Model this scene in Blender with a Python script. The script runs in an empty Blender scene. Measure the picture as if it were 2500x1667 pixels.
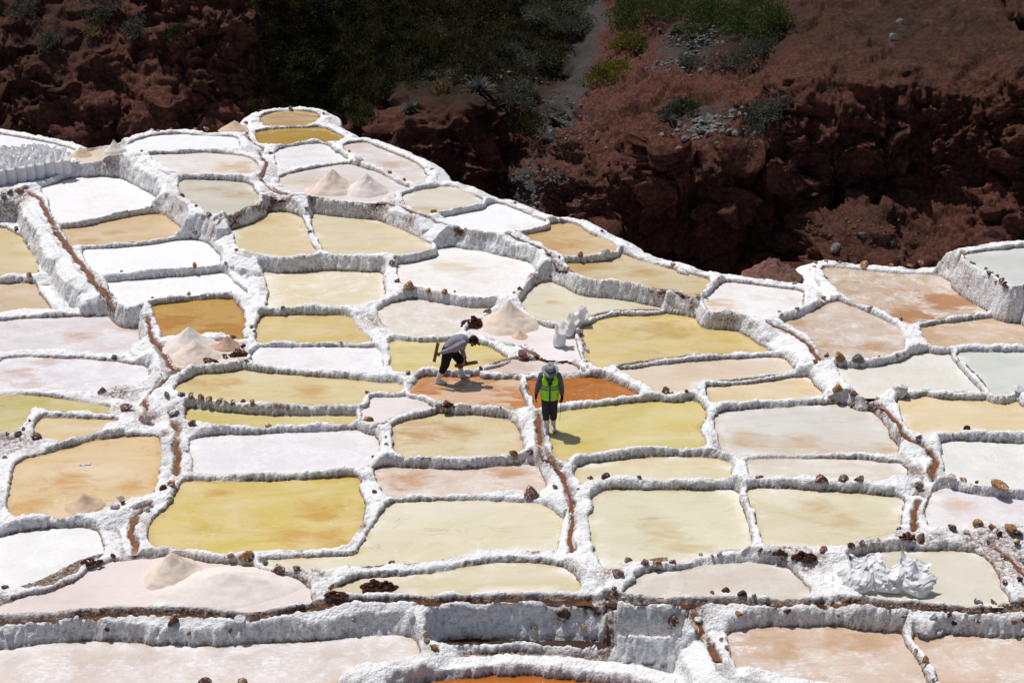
import bpy, bmesh, math, random
import numpy as np
from mathutils import Vector, Matrix, Quaternion

# ---------------------------------------------------------------- camera, world, sun, exposure
scene = bpy.context.scene
CAM_H, PITCH, FOCAL = 14.5, math.radians(22), 50.0
SUN_EL, SUN_AZ = math.radians(66), math.atan2(-0.71, 0.70)   # towards the sun: left and beyond
cam_d = bpy.data.cameras.new('camera'); cam = bpy.data.objects.new('camera', cam_d)
scene.collection.objects.link(cam); scene.camera = cam
cam.location = (0, 0, CAM_H); cam.rotation_euler = (math.pi/2 - PITCH, 0, 0)
cam_d.lens = FOCAL; cam_d.sensor_width = 36; cam_d.clip_start = 0.5; cam_d.clip_end = 2000
world = bpy.data.worlds.new('World'); scene.world = world; world.use_nodes = True
wn = world.node_tree; bg = wn.nodes['Background']
sky = wn.nodes.new('ShaderNodeTexSky'); sky.sky_type = 'NISHITA'; sky.sun_disc = False
sky.sun_elevation = SUN_EL; sky.sun_rotation = SUN_AZ; sky.altitude = 0; sky.dust_density = 2.5; sky.air_density = 0.8
wn.links.new(sky.outputs[0], bg.inputs[0]); bg.inputs[1].default_value = 0.068
sun_d = bpy.data.lights.new('sun', 'SUN'); sun_d.energy = 3.75; sun_d.angle = math.radians(0.53); sun_d.color = (1.0, 0.98, 0.945)
sun = bpy.data.objects.new('sun', sun_d); scene.collection.objects.link(sun)
sdir = Vector((math.sin(SUN_AZ)*math.cos(SUN_EL), math.cos(SUN_AZ)*math.cos(SUN_EL), math.sin(SUN_EL)))
sun.rotation_euler = sdir.to_track_quat('Z', 'Y').to_euler(); sun.location = (0, 30, 60)
vs = scene.view_settings; vs.view_transform = 'Standard'; vs.look = 'None'; vs.exposure = 0.0; vs.gamma = 1.0; vs.use_curve_mapping = False

COL = scene.collection
rng = np.random.default_rng(7); random.seed(7)
FPX = FOCAL/36*2500; CP, SP = math.cos(PITCH), math.sin(PITCH)
def ray(u, v):                     # direction through a photograph pixel, scaled so that y = 1
    xc = (np.asarray(u, float)-1250)/FPX; yc = -(np.asarray(v, float)-833.5)/FPX
    dy = CP + yc*SP; dz = -SP + yc*CP
    return xc/dy, dz/dy
def srgb(c, k=0.82):
    return tuple(k*((x/255/12.92) if x <= 10 else ((x/255+0.055)/1.055)**2.4) for x in c)

# ---------------------------------------------------------------- object helpers
def tag(o, label=None, cat=None, group=None, kind=None):
    if label: o['label'] = label
    if cat: o['category'] = cat
    if group: o['group'] = group
    if kind: o['kind'] = kind
    return o
def empty(name, loc, rz=0.0):
    o = bpy.data.objects.new(name, None); o.empty_display_size = 0.2
    o.location = loc; o.rotation_euler = (0, 0, rz); COL.objects.link(o); return o
def link(name, me, mat=None, parent=None, loc=(0, 0, 0), rot=(0, 0, 0), sc=(1, 1, 1)):
    o = bpy.data.objects.new(name, me); COL.objects.link(o)
    if mat is not None and len(me.materials) == 0: me.materials.append(mat)
    o.location = loc; o.rotation_euler = rot; o.scale = sc
    if parent is not None: o.parent = parent
    return o
def mesh_np(name, V, F, smooth=True, attrs=None):
    V = np.asarray(V, np.float32); F = np.asarray(F, np.int32); k = F.shape[1]
    me = bpy.data.meshes.new(name)
    me.vertices.add(len(V)); me.vertices.foreach_set('co', V.ravel())
    me.loops.add(F.size); me.loops.foreach_set('vertex_index', F.ravel())
    me.polygons.add(len(F)); me.polygons.foreach_set('loop_start', np.arange(0, F.size, k, dtype=np.int32))
    me.update(calc_edges=True)
    me.polygons.foreach_set('use_smooth', np.full(len(F), smooth, bool))
    for an, av in (attrs or {}).items():
        a = me.attributes.new(an, 'FLOAT', 'POINT'); a.data.foreach_set('value', np.asarray(av, np.float32))
    me.update(); return me
def hsh(ix, iy, iz, s):
    h = (ix.astype(np.int64)*374761393 + iy.astype(np.int64)*668265263 + iz.astype(np.int64)*1274126177 + s*974711) & 0xffffffff
    h = ((h ^ (h >> 13))*1103515245) & 0xffffffff
    h = ((h ^ (h >> 16))*2246822519) & 0xffffffff
    return ((h ^ (h >> 15)) & 0xffffff)/float(0xffffff)
def vnoise(x, y, z, s=0):          # value noise, -1..1
    ix, iy, iz = np.floor(x), np.floor(y), np.floor(z); fx, fy, fz = x-ix, y-iy, z-iz
    fx, fy, fz = [t*t*t*(t*(t*6-15)+10) for t in (fx, fy, fz)]
    r = 0
    for a in (0, 1):
        for b in (0, 1):
            for c in (0, 1):
                w = (fx if a else 1-fx)*(fy if b else 1-fy)*(fz if c else 1-fz)
                r = r + w*hsh(ix+a, iy+b, iz+c, s)
    return r*2-1
def vnoise2(x, y, s=0):
    ix, iy = np.floor(x), np.floor(y); fx, fy = x-ix, y-iy; fx, fy = fx*fx*(3-2*fx), fy*fy*(3-2*fy); o = np.zeros(1)
    a, b, c, d = hsh(ix, iy, o, s), hsh(ix+1, iy, o, s), hsh(ix, iy+1, o, s), hsh(ix+1, iy+1, o, s)
    return (a*(1-fx)+b*fx)*(1-fy)*2+(c*(1-fx)+d*fx)*fy*2-1
def fbm2(x, y, oct=2, s=0):
    return sum(vnoise2(x*2.03**o, y*2.03**o, s+o*17)*.5**o for o in range(oct))/(2-.5**(oct-1))
def fbm(x, y, z, oct=4, s=0, gain=0.5):
    r = 0; a = 1.0; t = 0
    for o in range(oct):
        r = r + a*vnoise(x, y, z, s+o*17); t += a; a *= gain; x, y, z = x*2.03, y*2.03, z*2.03
    return r/t
def worley(x, y, z, s=0):          # distance to the nearest feature point
    ix, iy, iz = np.floor(x), np.floor(y), np.floor(z); best = np.full(np.shape(x), 9.0)
    for a in (-1, 0, 1):
        for b in (-1, 0, 1):
            for c in (-1, 0, 1):
                jx, jy, jz = ix+a, iy+b, iz+c
                d = (jx+hsh(jx, jy, jz, s)-x)**2 + (jy+hsh(jx, jy, jz, s+5)-y)**2 + (jz+hsh(jx, jy, jz, s+9)-z)**2
                best = np.minimum(best, d)
    return np.sqrt(best)

def facets(x, y, z, s=0):          # tilted planar facets, one per cell: broken rock
    ix, iy, iz = np.floor(x), np.floor(y), np.floor(z); best = np.full(np.shape(x), 9.0); bx, by, bz = ix.copy(), iy.copy(), iz.copy(); ex, ey, ez = x*0, x*0, x*0
    for a in (-1, 0, 1):
        for b in (-1, 0, 1):
            for c in (-1, 0, 1):
                jx, jy, jz = ix+a, iy+b, iz+c
                dx, dy, dz = x-jx-hsh(jx, jy, jz, s), y-jy-hsh(jx, jy, jz, s+5), z-jz-hsh(jx, jy, jz, s+9)
                d = dx*dx+dy*dy+dz*dz; m = d < best; best[m] = d[m]
                for t_, v_ in ((bx, jx), (by, jy), (bz, jz), (ex, dx), (ey, dy), (ez, dz)): t_[m] = v_[m]
    return ex*(hsh(bx, by, bz, s+21)*2-1)+ey*(hsh(bx, by, bz, s+22)*2-1)+ez*(hsh(bx, by, bz, s+23)*2-1)+(hsh(bx, by, bz, s+24)-.5)*.7

# ---------------------------------------------------------------- node helpers
class NT:
    def __init__(self, name):
        self.m = bpy.data.materials.new(name); self.m.use_nodes = True; self.t = self.m.node_tree
        self.b = self.t.nodes['Principled BSDF']
    def n(self, typ, **kw):
        nd = self.t.nodes.new('ShaderNode'+typ)
        for k, v in kw.items():
            if k.startswith('i_'): nd.inputs[k[2:].replace('_', ' ')].default_value = v
            else: setattr(nd, k, v)
        return nd
    def l(self, a, b): self.t.links.new(a, b)
    def pos(self, scale=(1, 1, 1)):
        g = self.n('NewGeometry'); m = self.n('Mapping'); self.l(g.outputs['Position'], m.inputs['Vector']); m.inputs['Scale'].default_value = scale
        return m.outputs[0]
    def noise(self, vec, scale, detail=4, rough=0.55, dist=0.0):
        nd = self.n('TexNoise'); nd.inputs['Scale'].default_value = scale; nd.inputs['Detail'].default_value = detail
        nd.inputs['Roughness'].default_value = rough; nd.inputs['Distortion'].default_value = dist; self.l(vec, nd.inputs['Vector']); return nd.outputs['Fac']
    def ramp(self, fac, a, b, ca=0.0, cb=1.0):
        nd = self.n('MapRange'); nd.inputs['From Min'].default_value = a; nd.inputs['From Max'].default_value = b
        nd.inputs['To Min'].default_value = ca; nd.inputs['To Max'].default_value = cb; self.l(fac, nd.inputs['Value']); return nd.outputs[0]
    def mix(self, fac, a, b):
        nd = self.n('Mix', data_type='RGBA')
        if hasattr(fac, 'links'): self.l(fac, nd.inputs[0])
        else: nd.inputs[0].default_value = fac
        for s, c in ((nd.inputs[6], a), (nd.inputs[7], b)):
            if hasattr(c, 'links'): self.l(c, s)
            else: s.default_value = (*c[:3], 1)
        return nd.outputs[2]
    def math(self, op, a, b=0.0):
        nd = self.n('Math', operation=op)
        for s, c in ((nd.inputs[0], a), (nd.inputs[1], b)):
            if hasattr(c, 'links'): self.l(c, s)
            else: s.default_value = c
        return nd.outputs[0]
    def attr(self, name):
        nd = self.n('Attribute'); nd.attribute_name = name; return nd.outputs['Fac']
    def bump(self, h, strength, dist):
        nd = self.n('Bump'); nd.inputs['Strength'].default_value = strength; nd.inputs['Distance'].default_value = dist
        self.l(h, nd.inputs['Height']); self.l(nd.outputs[0], self.b.inputs['Normal'])
    def set(self, col=None, rough=0.8, spec=0.3):
        if col is not None:
            if hasattr(col, 'links'): self.l(col, self.b.inputs['Base Color'])
            else: self.b.inputs['Base Color'].default_value = (*col[:3], 1)
        if hasattr(rough, 'links'): self.l(rough, self.b.inputs['Roughness'])
        else: self.b.inputs['Roughness'].default_value = rough
        self.b.inputs['Specular IOR Level'].default_value = spec
        return self.m
def simple(name, col, rough=0.8, spec=0.25, var=0.25, scale=12, bump=0.0, bd=0.01):
    t = NT(name); p = t.pos(); f = t.noise(p, scale, 5)
    c = t.mix(t.ramp(f, .3, .7), tuple(x*(1-var) for x in col), tuple(min(1, x*(1+var)) for x in col))
    if bump: t.bump(t.noise(p, scale*3, 5), bump, bd)
    return t.set(c, rough, spec)

# ---------------------------------------------------------------- traced layout of the salt pans
TILE={'A': (0, 240), 'B': (500, 240), 'C': (1000, 400), 'D': (1600, 500), 'E': (0, 650), 'F': (600, 650), 'G': (1200, 800), 'H': (1800, 560), 'I': (1800, 900), 'J': (0, 1167), 'K': (600, 1167), 'L': (1200, 1167), 'M': (1800, 1167), 'N': (400, 950)}
PONDS=[  # key, level, outline, base colour, second colour, salt crust, wet/dry, label
 ('topround',1.205,'B 428,140 520,108 660,98 800,103 870,125 885,155 845,190 800,205 640,208 460,218 432,185',(205, 168, 112),(192, 150, 92),0,'w','small round tan pond at the very top of the salt terraces'),
 ('ochretop',1.186,'B 385,280 400,255 600,232 830,218 930,232 1000,268 1090,316 990,336 880,310 770,318 640,340 525,362 430,345 395,310',(196, 162, 88),(185, 145, 70),0,'w','ochre yellow pond just below the small round top pond'),
 ('whitemid',1.115,'B 540,400 600,380 760,355 880,345 930,355 1000,410 1060,450 1110,475 1050,485 880,510 640,540 590,530 535,490',(228, 228, 232),(215, 195, 170),0.5,'w','white crusted pond below the ochre top pond'),
 ('lilacedge',1.189,'B 1045,370 1130,345 1230,335 1320,370 1420,415 1540,465 1640,510 1690,570 1700,640 1640,655 1550,640 1480,605 1370,540 1290,515 1215,495 1180,450 1120,420',(214, 203, 200),(205, 175, 135),0.35,'w','pale lilac pond with tan streaks on the back rim by the ravine'),
 ('pilepan',1.123,'B 565,630 600,590 900,525 1090,502 1200,525 1340,565 1450,630 1600,685 1480,715 1450,735 1480,780 1300,790 1000,765 780,735 655,710',(214, 205, 205),(215, 195, 155),0.3,'w','lilac pan with two large pointed salt piles on it'),
 ('creamedge',1.101,'B 1495,745 1600,715 1840,670 1950,690 2050,740 2150,790 2000,820 1800,855 1690,880 1600,860 1530,800',(225, 218, 200),(212, 185, 110),0.1,'w','cream pond with yellow near corner, right of the twin salt piles'),
 ('whiteedge',0.959,'C 225,405 350,375 500,345 640,310 690,305 800,345 900,390 1050,445 1040,460 880,490 720,515 560,505 450,490 330,465',(240, 240, 244),(232, 230, 232),0.8,'w','bright white salt-filled pond on the back rim facing the ravine'),
 ('tanedge',0.84,'C 735,520 900,490 1050,470 1200,448 1290,470 1370,530 1450,560 1540,600 1600,650 1440,685 1280,692 1170,690 1120,680 1030,620 900,560 800,535',(212, 180, 120),(205, 160, 90),0,'w','tan yellow pond on the back rim right of the bright white one'),
 ('tanlong',0.678,'C 1190,750 1290,735 1550,690 1640,690 1750,735 1950,790 2195,865 D 130,490 300,545 445,575 380,640 300,695 240,670 120,640 0,618 C 1750,905 1600,880 1450,868 1320,852 1240,800',(210, 188, 140),(200, 160, 95),0,'w','long tapering ochre pond along the back rim under the cave shadow'),
 ('whiteridge',0.585,'D 360,710 440,660 510,590 640,600 800,620 950,640 1110,660 1140,700 1130,760 1060,790 930,830 880,860 800,855 700,830 560,805 400,808',(238, 236, 238),(215, 175, 130),0.6,'w','white pond with a brown left corner below the reddish rock heap'),
 ('brownbig',0.508,'H 635,300 720,292 900,310 1150,335 1350,345 1520,345 1600,385 1700,440 1800,510 1900,590 1950,630 1700,655 1450,690 1340,720 1250,690 1160,650 1040,590 890,545 760,485 690,370',(191, 164, 136),(182, 130, 86),0.5,'w','largest brown speckled pond on the upper right terrace'),
 ('farright',1.375,'H 1730,195 1900,170 2195,140 2330,130 2330,420 2195,400 2130,425 2080,415 2020,370 1900,310 1800,250',(218, 220, 218),(210, 212, 208),0.1,'w','pale grey pond on the highest terrace at the right edge'),
 ('brownfan',0.454,'H 305,710 430,690 520,650 640,600 720,555 790,545 870,585 960,625 1060,660 1160,710 1240,760 1280,840 1290,910 1190,945 1040,975 860,985 650,970 630,930 570,850 470,780 400,740',(200, 180, 160),(195, 150, 105),0.45,'w','fan shaped brown lilac pond below the largest brown pond'),
 ('brownsmall',0.449,'H 1410,730 1500,715 1700,690 1900,675 2090,665 2140,700 2195,745 2330,830 2330,885 2100,880 1900,880 1700,880 1490,888 1450,830 1400,770',(200, 172, 140),(195, 150, 110),0.3,'w','small brown pond at the right edge below the highest right terrace'),
 ('paleright',0.314,'H 745,1045 900,1035 1040,1025 1200,1005 1350,960 1480,945 1600,940 1660,990 1740,1080 1830,1170 1900,1245 1800,1245 1600,1240 1430,1215 1330,1235 1240,1210 1150,1230 1080,1270 960,1265 930,1250 850,1200 790,1110',(224, 220, 208),(232, 230, 225),0.2,'w','pale ivory pond right of the large ochre boulder'),
 ('palecorner',0.388,'H 1670,940 1900,938 2195,940 2330,940 2330,1240 2195,1220 2120,1215 2070,1250 1970,1255 1880,1160 1800,1080 1720,990',(214, 218, 210),(205, 212, 205),0.1,'w','pale greenish grey pond at the right edge beside the ivory pond'),
 ('creamright',0.235,'I 1205,235 1280,215 1480,205 1700,215 1900,220 2090,222 2150,260 2195,300 2330,310 2330,490 2195,480 2000,480 1800,465 1640,465 1530,480 1440,520 1320,485 1270,400 1240,310',(228, 206, 158),(222, 190, 130),0,'w','plain cream yellow pond at the right edge beside an orange rill'),
 ('blueright',0.096,'I 1545,570 1580,535 1700,525 1900,530 2195,525 2330,525 2330,910 2195,900 1980,880 1880,870 1770,850 1700,830 1590,800 1595,730 1560,640',(228, 228, 222),(225, 215, 210),0.4,'w','whitish pond at the right edge above a row of brown stones'),
 ('pinkright',-0.076,'I 1455,1050 1490,970 1560,920 1660,910 1800,930 1950,955 2195,975 2330,975 2330,1205 2195,1200 2010,1195 1900,1165 1820,1165 1720,1215 1650,1230 1520,1230 1460,1215 1445,1130',(226, 220, 224),(225, 195, 170),0.4,'w','pinkish white pond at the right edge above the pile of loose boulders'),
 ('sackpond',-0.223,'M 845,625 920,590 1060,562 1300,552 1550,560 1780,570 1860,590 1930,650 1990,730 2025,800 2015,850 2100,930 1950,960 1700,960 1560,945 1400,925 1060,905 880,890 890,760 860,690',(216, 210, 192),(205, 195, 170),0.05,'w','rounded grey cream pond behind the crumpled white sacks at lower right'),
 ('lilactan',0.033,'G 1715,690 1760,650 1830,630 2000,620 I 313,300 600,280 850,275 950,285 1040,335 1110,400 1160,480 1200,570 1240,630 1200,660 1000,650 800,640 600,640 300,640 0,645 G 1760,915 1740,830 1710,760',(216, 212, 204),(212, 175, 130),0.1,'w','wide pale grey pond with tan streaks right of the bright yellow pond'),
 ('thinright',0.021,'I 60,720 100,690 300,690 600,690 900,690 1100,715 1240,720 1280,760 1300,820 1200,835 1050,860 990,865 900,830 780,840 600,830 400,825 200,820 90,835 75,780',(214, 204, 188),(210, 190, 180),0.35,'w','narrow beige pond with two brown rocks on its near wall'),
 ('creamfan',-0.107,'G 635,1080 700,1045 850,1015 1100,995 1400,985 1600,990 1780,1010 1830,1030 1840,1090 1840,1150 1700,1155 1500,1155 1200,1150 1050,1145 900,1145 760,1165 690,1210 655,1160',(222, 210, 172),(212, 190, 140),0.1,'w','narrow cream pond directly below the bright yellow pond'),
 ('yellowman',-0.0,'G 470,650 640,622 800,605 1000,585 1200,570 1450,560 1570,562 1620,600 1655,650 1610,710 1595,780 1625,840 1635,905 1500,915 1300,905 1150,910 950,935 700,960 600,985 530,1010 470,970 460,880 440,760',(212, 194, 112),(200, 170, 80),0,'w','bright yellow pond that catches the shadow of the worker in the green vest'),
 ('orangeright',0.044,'G 245,395 330,400 550,385 750,378 850,390 950,430 1060,470 1150,520 1000,530 800,545 500,570 400,600 350,620 300,520',(186, 118, 46),(172, 102, 36),0,'w','deep orange pond directly behind the worker in the green vest'),
 ('orangeleft',-0.044,'F 1255,955 1300,900 1350,845 1500,830 1700,835 1900,840 2080,850 2120,930 2160,1020 2175,1085 2050,1080 1900,1060 1750,1045 1620,1050 1550,1040 1470,1030 1400,985 1320,965',(188, 122, 56),(222, 190, 160),0.1,'w','orange pond with pink salt patches where the bending worker stands'),
 ('yellowback',0.06,'F 1085,590 1150,568 1250,560 1400,570 1600,580 1750,585 1850,610 1940,660 2015,715 1900,745 1780,775 1600,785 1450,775 1330,775 1270,810 1110,800 1105,700',(216, 198, 125),(205, 170, 80),0,'w','yellow pond directly behind the bending worker'),
 ('pinkpad',0.07,'G -70,322 60,270 200,240 400,255 560,268 690,322 560,336 380,341 200,330 0,325',(222, 208, 204),(205, 175, 160),0,'d','small dry pinkish salt pad behind the orange ponds'),
 ('conepad',0.134,'C 390,1290 580,1180 900,1160 1040,1200 1150,1230 1300,1250 1290,1330 1330,1430 1370,1500 1200,1490 1040,1470 960,1425 860,1385 740,1350 560,1310',(235, 228, 228),(220, 200, 190),0,'d','dry white salt pad under the tall central salt cone'),
 ('lilacpan',0.153,'F 1010,350 1060,310 1180,265 1300,250 1480,275 1700,290 1930,310 1860,350 1770,400 1660,450 1630,515 1400,525 1150,510 1080,450 1030,400',(220, 210, 196),(210, 185, 165),0.4,'w','beige lilac pan left of the tall central salt cone'),
 ('roundwhite',0.415,'B 1480,1270 1530,1240 1650,1195 1800,1155 1890,1140 C 450,660 600,680 750,720 880,740 940,780 970,820 900,870 850,920 830,960 780,1000 600,1005 450,1000 300,975 150,950 0,920 B 1500,1400 1470,1330',(236, 230, 224),(228, 210, 190),0.7,'w','large round white pond in the centre ringed by a high wall'),
 ('paleyellow',0.203,'C 850,990 900,960 1000,915 1080,900 1150,930 1250,965 1370,985 1500,995 1650,1030 1800,1065 1950,1110 1800,1125 1600,1120 1500,1140 1400,1165 1330,1210 1150,1215 1040,1190 960,1160 870,1110 845,1040',(222, 214, 188),(218, 190, 130),0.05,'w','pale cream pond under the long curved wall, behind the three leaning sacks'),
 ('yellowbig',0.166,'C 1300,1290 1340,1230 1400,1185 1520,1155 1700,1140 1900,1140 2100,1160 D 320,870 450,905 580,950 700,1010 800,1070 860,1115 700,1130 500,1135 300,1150 100,1170 0,1180 G 1100,270 960,275 880,300 830,315 760,270 720,220 700,130 675,50',(214, 190, 118),(205, 170, 90),0,'w','large half round yellow pond right of the three leaning sacks'),
 ('pinkcream',0.121,'G 960,325 1050,300 1250,270 1400,245 1700,230 2195,225 D 1000,1185 1050,1230 1085,1275 1000,1285 850,1315 600,1340 480,1350 350,1345 280,1420 150,1440 G 1270,490 1170,430 1060,380',(222, 200, 172),(225, 210, 195),0.1,'w','pinkish cream pond below the large half round yellow pond'),
 ('creamsmall',0.101,'D 395,1385 500,1370 700,1355 900,1330 1100,1315 1180,1325 1220,1380 1285,1455 1200,1470 1000,1480 800,1495 600,1515 420,1520 400,1460',(226, 206, 162),(220, 190, 130),0,'w','small plain cream pond left of the large ochre boulder'),
 ('paleright2',-0.223,'L 790,130 850,95 1000,85 1300,95 1600,90 1800,80 1880,100 1930,160 1970,250 1990,340 1995,430 2020,540 1900,555 1750,570 1600,580 1450,630 1200,630 1000,640 960,665 880,690 830,640 780,560 770,450 750,330 750,250',(222, 216, 186),(215, 195, 150),0,'w','large pale greenish cream pond right of the central rill'),
 ('paletan',-0.09,'M 65,90 150,80 340,80 600,95 900,115 1100,135 1270,150 1270,250 1250,330 1235,400 1160,460 1050,465 900,500 800,520 650,520 500,515 380,520 205,530 170,430 150,300 110,200',(220, 212, 180),(212, 180, 130),0,'w','pale pond with tan blotches above the red soil heap'),
 ('creamcentre',-0.427,'K 1040,260 1080,205 1250,180 1500,170 1900,170 L 0,175 250,185 400,205 460,240 500,290 550,330 520,400 505,470 525,550 400,555 200,545 0,548 K 1740,560 1600,600 1450,625 1250,645 1100,655 900,665 720,690 600,695 450,700 300,680 180,665 90,625 300,620 600,605 850,600 870,550 920,470 980,370',(224, 216, 188),(220, 205, 150),0,'w','large cream pond right of the deep yellow pond in front'),
 ('crescent',-0.458,'K 640,880 700,830 800,790 880,770 1000,760 1250,750 1500,710 1750,665 1950,645 L 320,648 450,665 560,690 650,740 680,810 685,868 500,850 300,860 0,865 K 1600,875 1400,880 1250,875 1100,870 900,890 760,890',(218, 206, 172),(205, 185, 140),0.05,'w','crescent shaped cream pond behind the dark soil clods'),
 ('greycrescent',-0.293,'L 990,865 1060,820 1140,750 1300,705 1500,690 1700,650 1900,635 2050,640 M 313,660 400,690 470,760 530,840 560,890 300,900 200,890 80,895 L 1780,870 1600,885 1400,890 1200,885 1060,880',(210, 200, 188),(205, 190, 175),0.2,'w','crescent shaped grey beige pond left of the crumpled white sacks'),
 ('tanbottom',-0.614,'M 0,1165 100,1150 340,1140 600,1140 900,1140 1100,1140 1230,1145 1290,1230 1340,1350 1400,1440 1470,1560 1500,1640 900,1640 600,1565 400,1520 250,1470 0,1440 L 1870,1420 1830,1330 1790,1200',(207, 184, 164),(202, 160, 122),0.42,'w','tan pond at the bottom right below the long dark channel'),
 ('tancorner',-0.552,'M 1340,1195 1400,1220 1510,1245 1570,1210 1620,1190 1800,1210 2000,1225 2195,1220 2330,1220 2330,1640 1600,1640 1560,1560 1510,1480 1460,1370 1400,1290 1350,1230',(207, 182, 161),(200, 155, 116),0.42,'w','tan pond in the bottom right corner'),
 ('pinkbottom',-0.908,'J -100,1330 0,1320 110,1300 250,1285 350,1265 600,1250 900,1255 1100,1270 1500,1295 1700,1285 1950,1265 K 313,1255 600,1245 900,1215 1100,1205 1250,1210 1300,1270 1340,1325 1200,1380 1000,1400 850,1430 780,1470 700,1530 620,1620 500,1660 J -100,1660',(211, 197, 189),(198, 172, 152),0.5,'w','wide pinkish pond along the bottom left edge'),
 ('orangearc',-1.156,'K 1060,1660 1200,1590 1300,1565 1600,1535 2000,1512 L 313,1512 600,1540 900,1570 1150,1620 1300,1680 1200,1790 600,1830 0,1830 K 1300,1790',(180, 108, 42),(170, 92, 28),0,'w','orange pond behind a thick curved rim at the bottom edge'),
 ('yellowdeep',-0.411,'N 155,700 300,710 600,705 900,700 1150,690 1350,670 1495,668 1510,800 1545,900 1520,1000 1450,1110 1380,1190 1310,1215 1100,1220 880,1215 700,1240 500,1250 400,1245 200,1210 0,1195 J 1170,515 1140,450 1150,380 1190,310 1280,240 1330,160 1370,80',(214, 192, 105),(215, 160, 65),0,'w','large deep yellow pond with orange blotches at lower left'),
 ('whitewide',-0.342,'N 195,380 400,350 800,335 1200,320 1550,315 1620,350 1650,420 1650,500 1590,540 1520,590 1400,600 1100,620 800,635 400,635 230,625 225,540 200,450',(226, 222, 226),(220, 205, 200),0.5,'w','wide white crusted pond directly above the large deep yellow pond'),
 ('yellowthin',-0.239,'N 165,165 200,145 400,155 600,175 800,200 950,205 1150,200 1480,195 1500,240 1300,250 1100,255 850,265 700,280 500,275 250,260 170,245',(212, 196, 125),(205, 180, 100),0,'w','thin yellow pond strip below the row of ochre stones'),
 ('creamlong',-0.054,'E 1330,950 1370,905 1480,850 1560,790 1660,775 1900,795 F 320,815 500,840 800,870 1100,890 1210,905 1190,950 1100,950 950,950 905,970 890,1050 700,1045 500,1045 300,1045 90,1040 E 1700,1020 1500,985 1350,965',(216, 198, 145),(212, 170, 95),0.05,'w','long cream yellow pond above the row of ochre stones'),
 ('ovalpad',-0.101,'F 905,1000 950,965 1050,955 1200,965 1330,975 1420,1005 1460,1040 1400,1075 1250,1100 1130,1130 1050,1180 960,1180 895,1150 890,1080',(228, 220, 216),(205, 198, 200),0,'d','small dry salt pad left of the orange pond of the bending worker'),
 ('tancentre',-0.219,'F 1120,1200 1150,1165 1250,1140 1400,1125 1600,1120 1800,1125 1950,1140 2040,1190 2090,1260 2115,1330 2125,1400 2050,1420 1900,1430 1700,1450 1500,1450 1300,1445 1150,1440 1130,1350 1110,1270',(216, 200, 158),(196, 136, 60),0.03,'w','cream pond with an orange tan cloud in front of the orange ponds'),
 ('mottled',-0.397,'N 1620,600 1800,590 2195,590 G 0,1052 200,1048 340,1048 390,1110 430,1210 430,1255 300,1240 200,1245 0,1255 N 2195,800 1830,805 1680,815 1645,740 1630,660',(215, 196, 182),(196, 128, 58),0.3,'w','narrow pinkish pond mottled with orange above the large cream pond'),
 ('yellowmid',0.091,'F 75,540 85,440 110,395 160,375 400,370 600,370 780,380 830,430 880,490 950,560 990,580 800,575 600,570 400,575 200,570 100,580',(215, 190, 120),(210, 175, 95),0,'w','plain yellow pond right of the ochre pond with salt piles'),
 ('whitelow',0.045,'F 25,720 50,670 100,620 200,605 400,610 700,610 950,615 1030,630 1040,700 1050,770 1040,800 800,795 500,780 200,755 30,735',(232, 228, 230),(225, 205, 200),0.6,'w','white pond below the plain yellow pond'),
 ('creamup',0.247,'F 125,35 300,28 600,35 900,45 1060,50 1055,140 1070,220 950,270 860,310 780,300 600,300 400,300 200,310 160,310 165,250 190,200 150,110',(222, 208, 170),(230, 225, 215),0.42,'w','cream pond under the wall left of the large round white pond'),
 ('creamoval',0.675,'B 180,975 250,930 400,890 560,868 640,870 720,900 770,950 790,1030 810,1110 850,1170 860,1190 700,1200 600,1205 450,1190 300,1160 235,1120 230,1060 200,1020',(224, 202, 155),(228, 205, 140),0,'w','left of the two cream ponds sharing one high front wall'),
 ('creamwide',0.626,'B 820,880 900,880 1050,900 1200,925 1340,940 1450,985 1560,1030 1660,1085 1750,1125 1720,1150 1600,1175 1480,1195 1300,1195 1100,1195 960,1185 910,1160 880,1100 840,1040 815,980',(222, 205, 165),(225, 215, 180),0.05,'w','right, wider one of the two cream ponds sharing one high front wall'),
 ('paleoval',1.154,'A 1360,660 1400,615 1500,605 1700,625 1850,640 1930,665 1950,710 2000,765 1900,820 1750,870 1660,885 1570,870 1500,810 1420,740 1365,700',(214, 208, 192),(208, 175, 110),0.05,'w','pale oval pond with tan smudges above the sloping salt wall'),
 ('whitetan',1.301,'A 1140,420 1300,410 1600,420 1800,435 1900,450 1960,490 1985,545 1940,580 1850,585 1650,570 1450,565 1370,570 1340,550 1260,520 1210,480 1150,450',(226, 222, 216),(212, 175, 115),0.3,'w','white pond fading to tan at its right end, upper left'),
 ('whitetop',1.375,'A 950,370 1050,320 1200,285 1380,275 1550,290 1820,295 1845,375 1650,375 1400,390 1150,395 1060,410 985,425 960,400',(240, 240, 244),(232, 230, 232),0.8,'w','bright white pond against the rock face at upper left'),
 ('sackpan',0.776,'A -120,260 0,280 200,310 400,350 590,400 560,440 545,530 430,590 200,660 0,685 -120,690',(238, 238, 243),(228, 230, 236),0.8,'w','white pan with the crowd of filled sacks at the left edge'),
 ('drypad',1.087,'A 565,470 610,430 700,400 820,385 900,375 980,425 900,455 750,475 650,485',(214, 202, 184),(205, 180, 150),0,'d','small dry tan pad with a pointed salt cone beside the crowd of sacks'),
 ('whiteleft',0.607,'A 300,680 420,640 600,605 750,598 900,610 1000,650 1100,705 1190,755 1200,820 1000,850 800,890 650,930 470,945 420,930 380,860 370,790 330,730',(238, 234, 234),(230, 215, 208),0.8,'w','large white pond just right of the crowd of sacks'),
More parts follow.
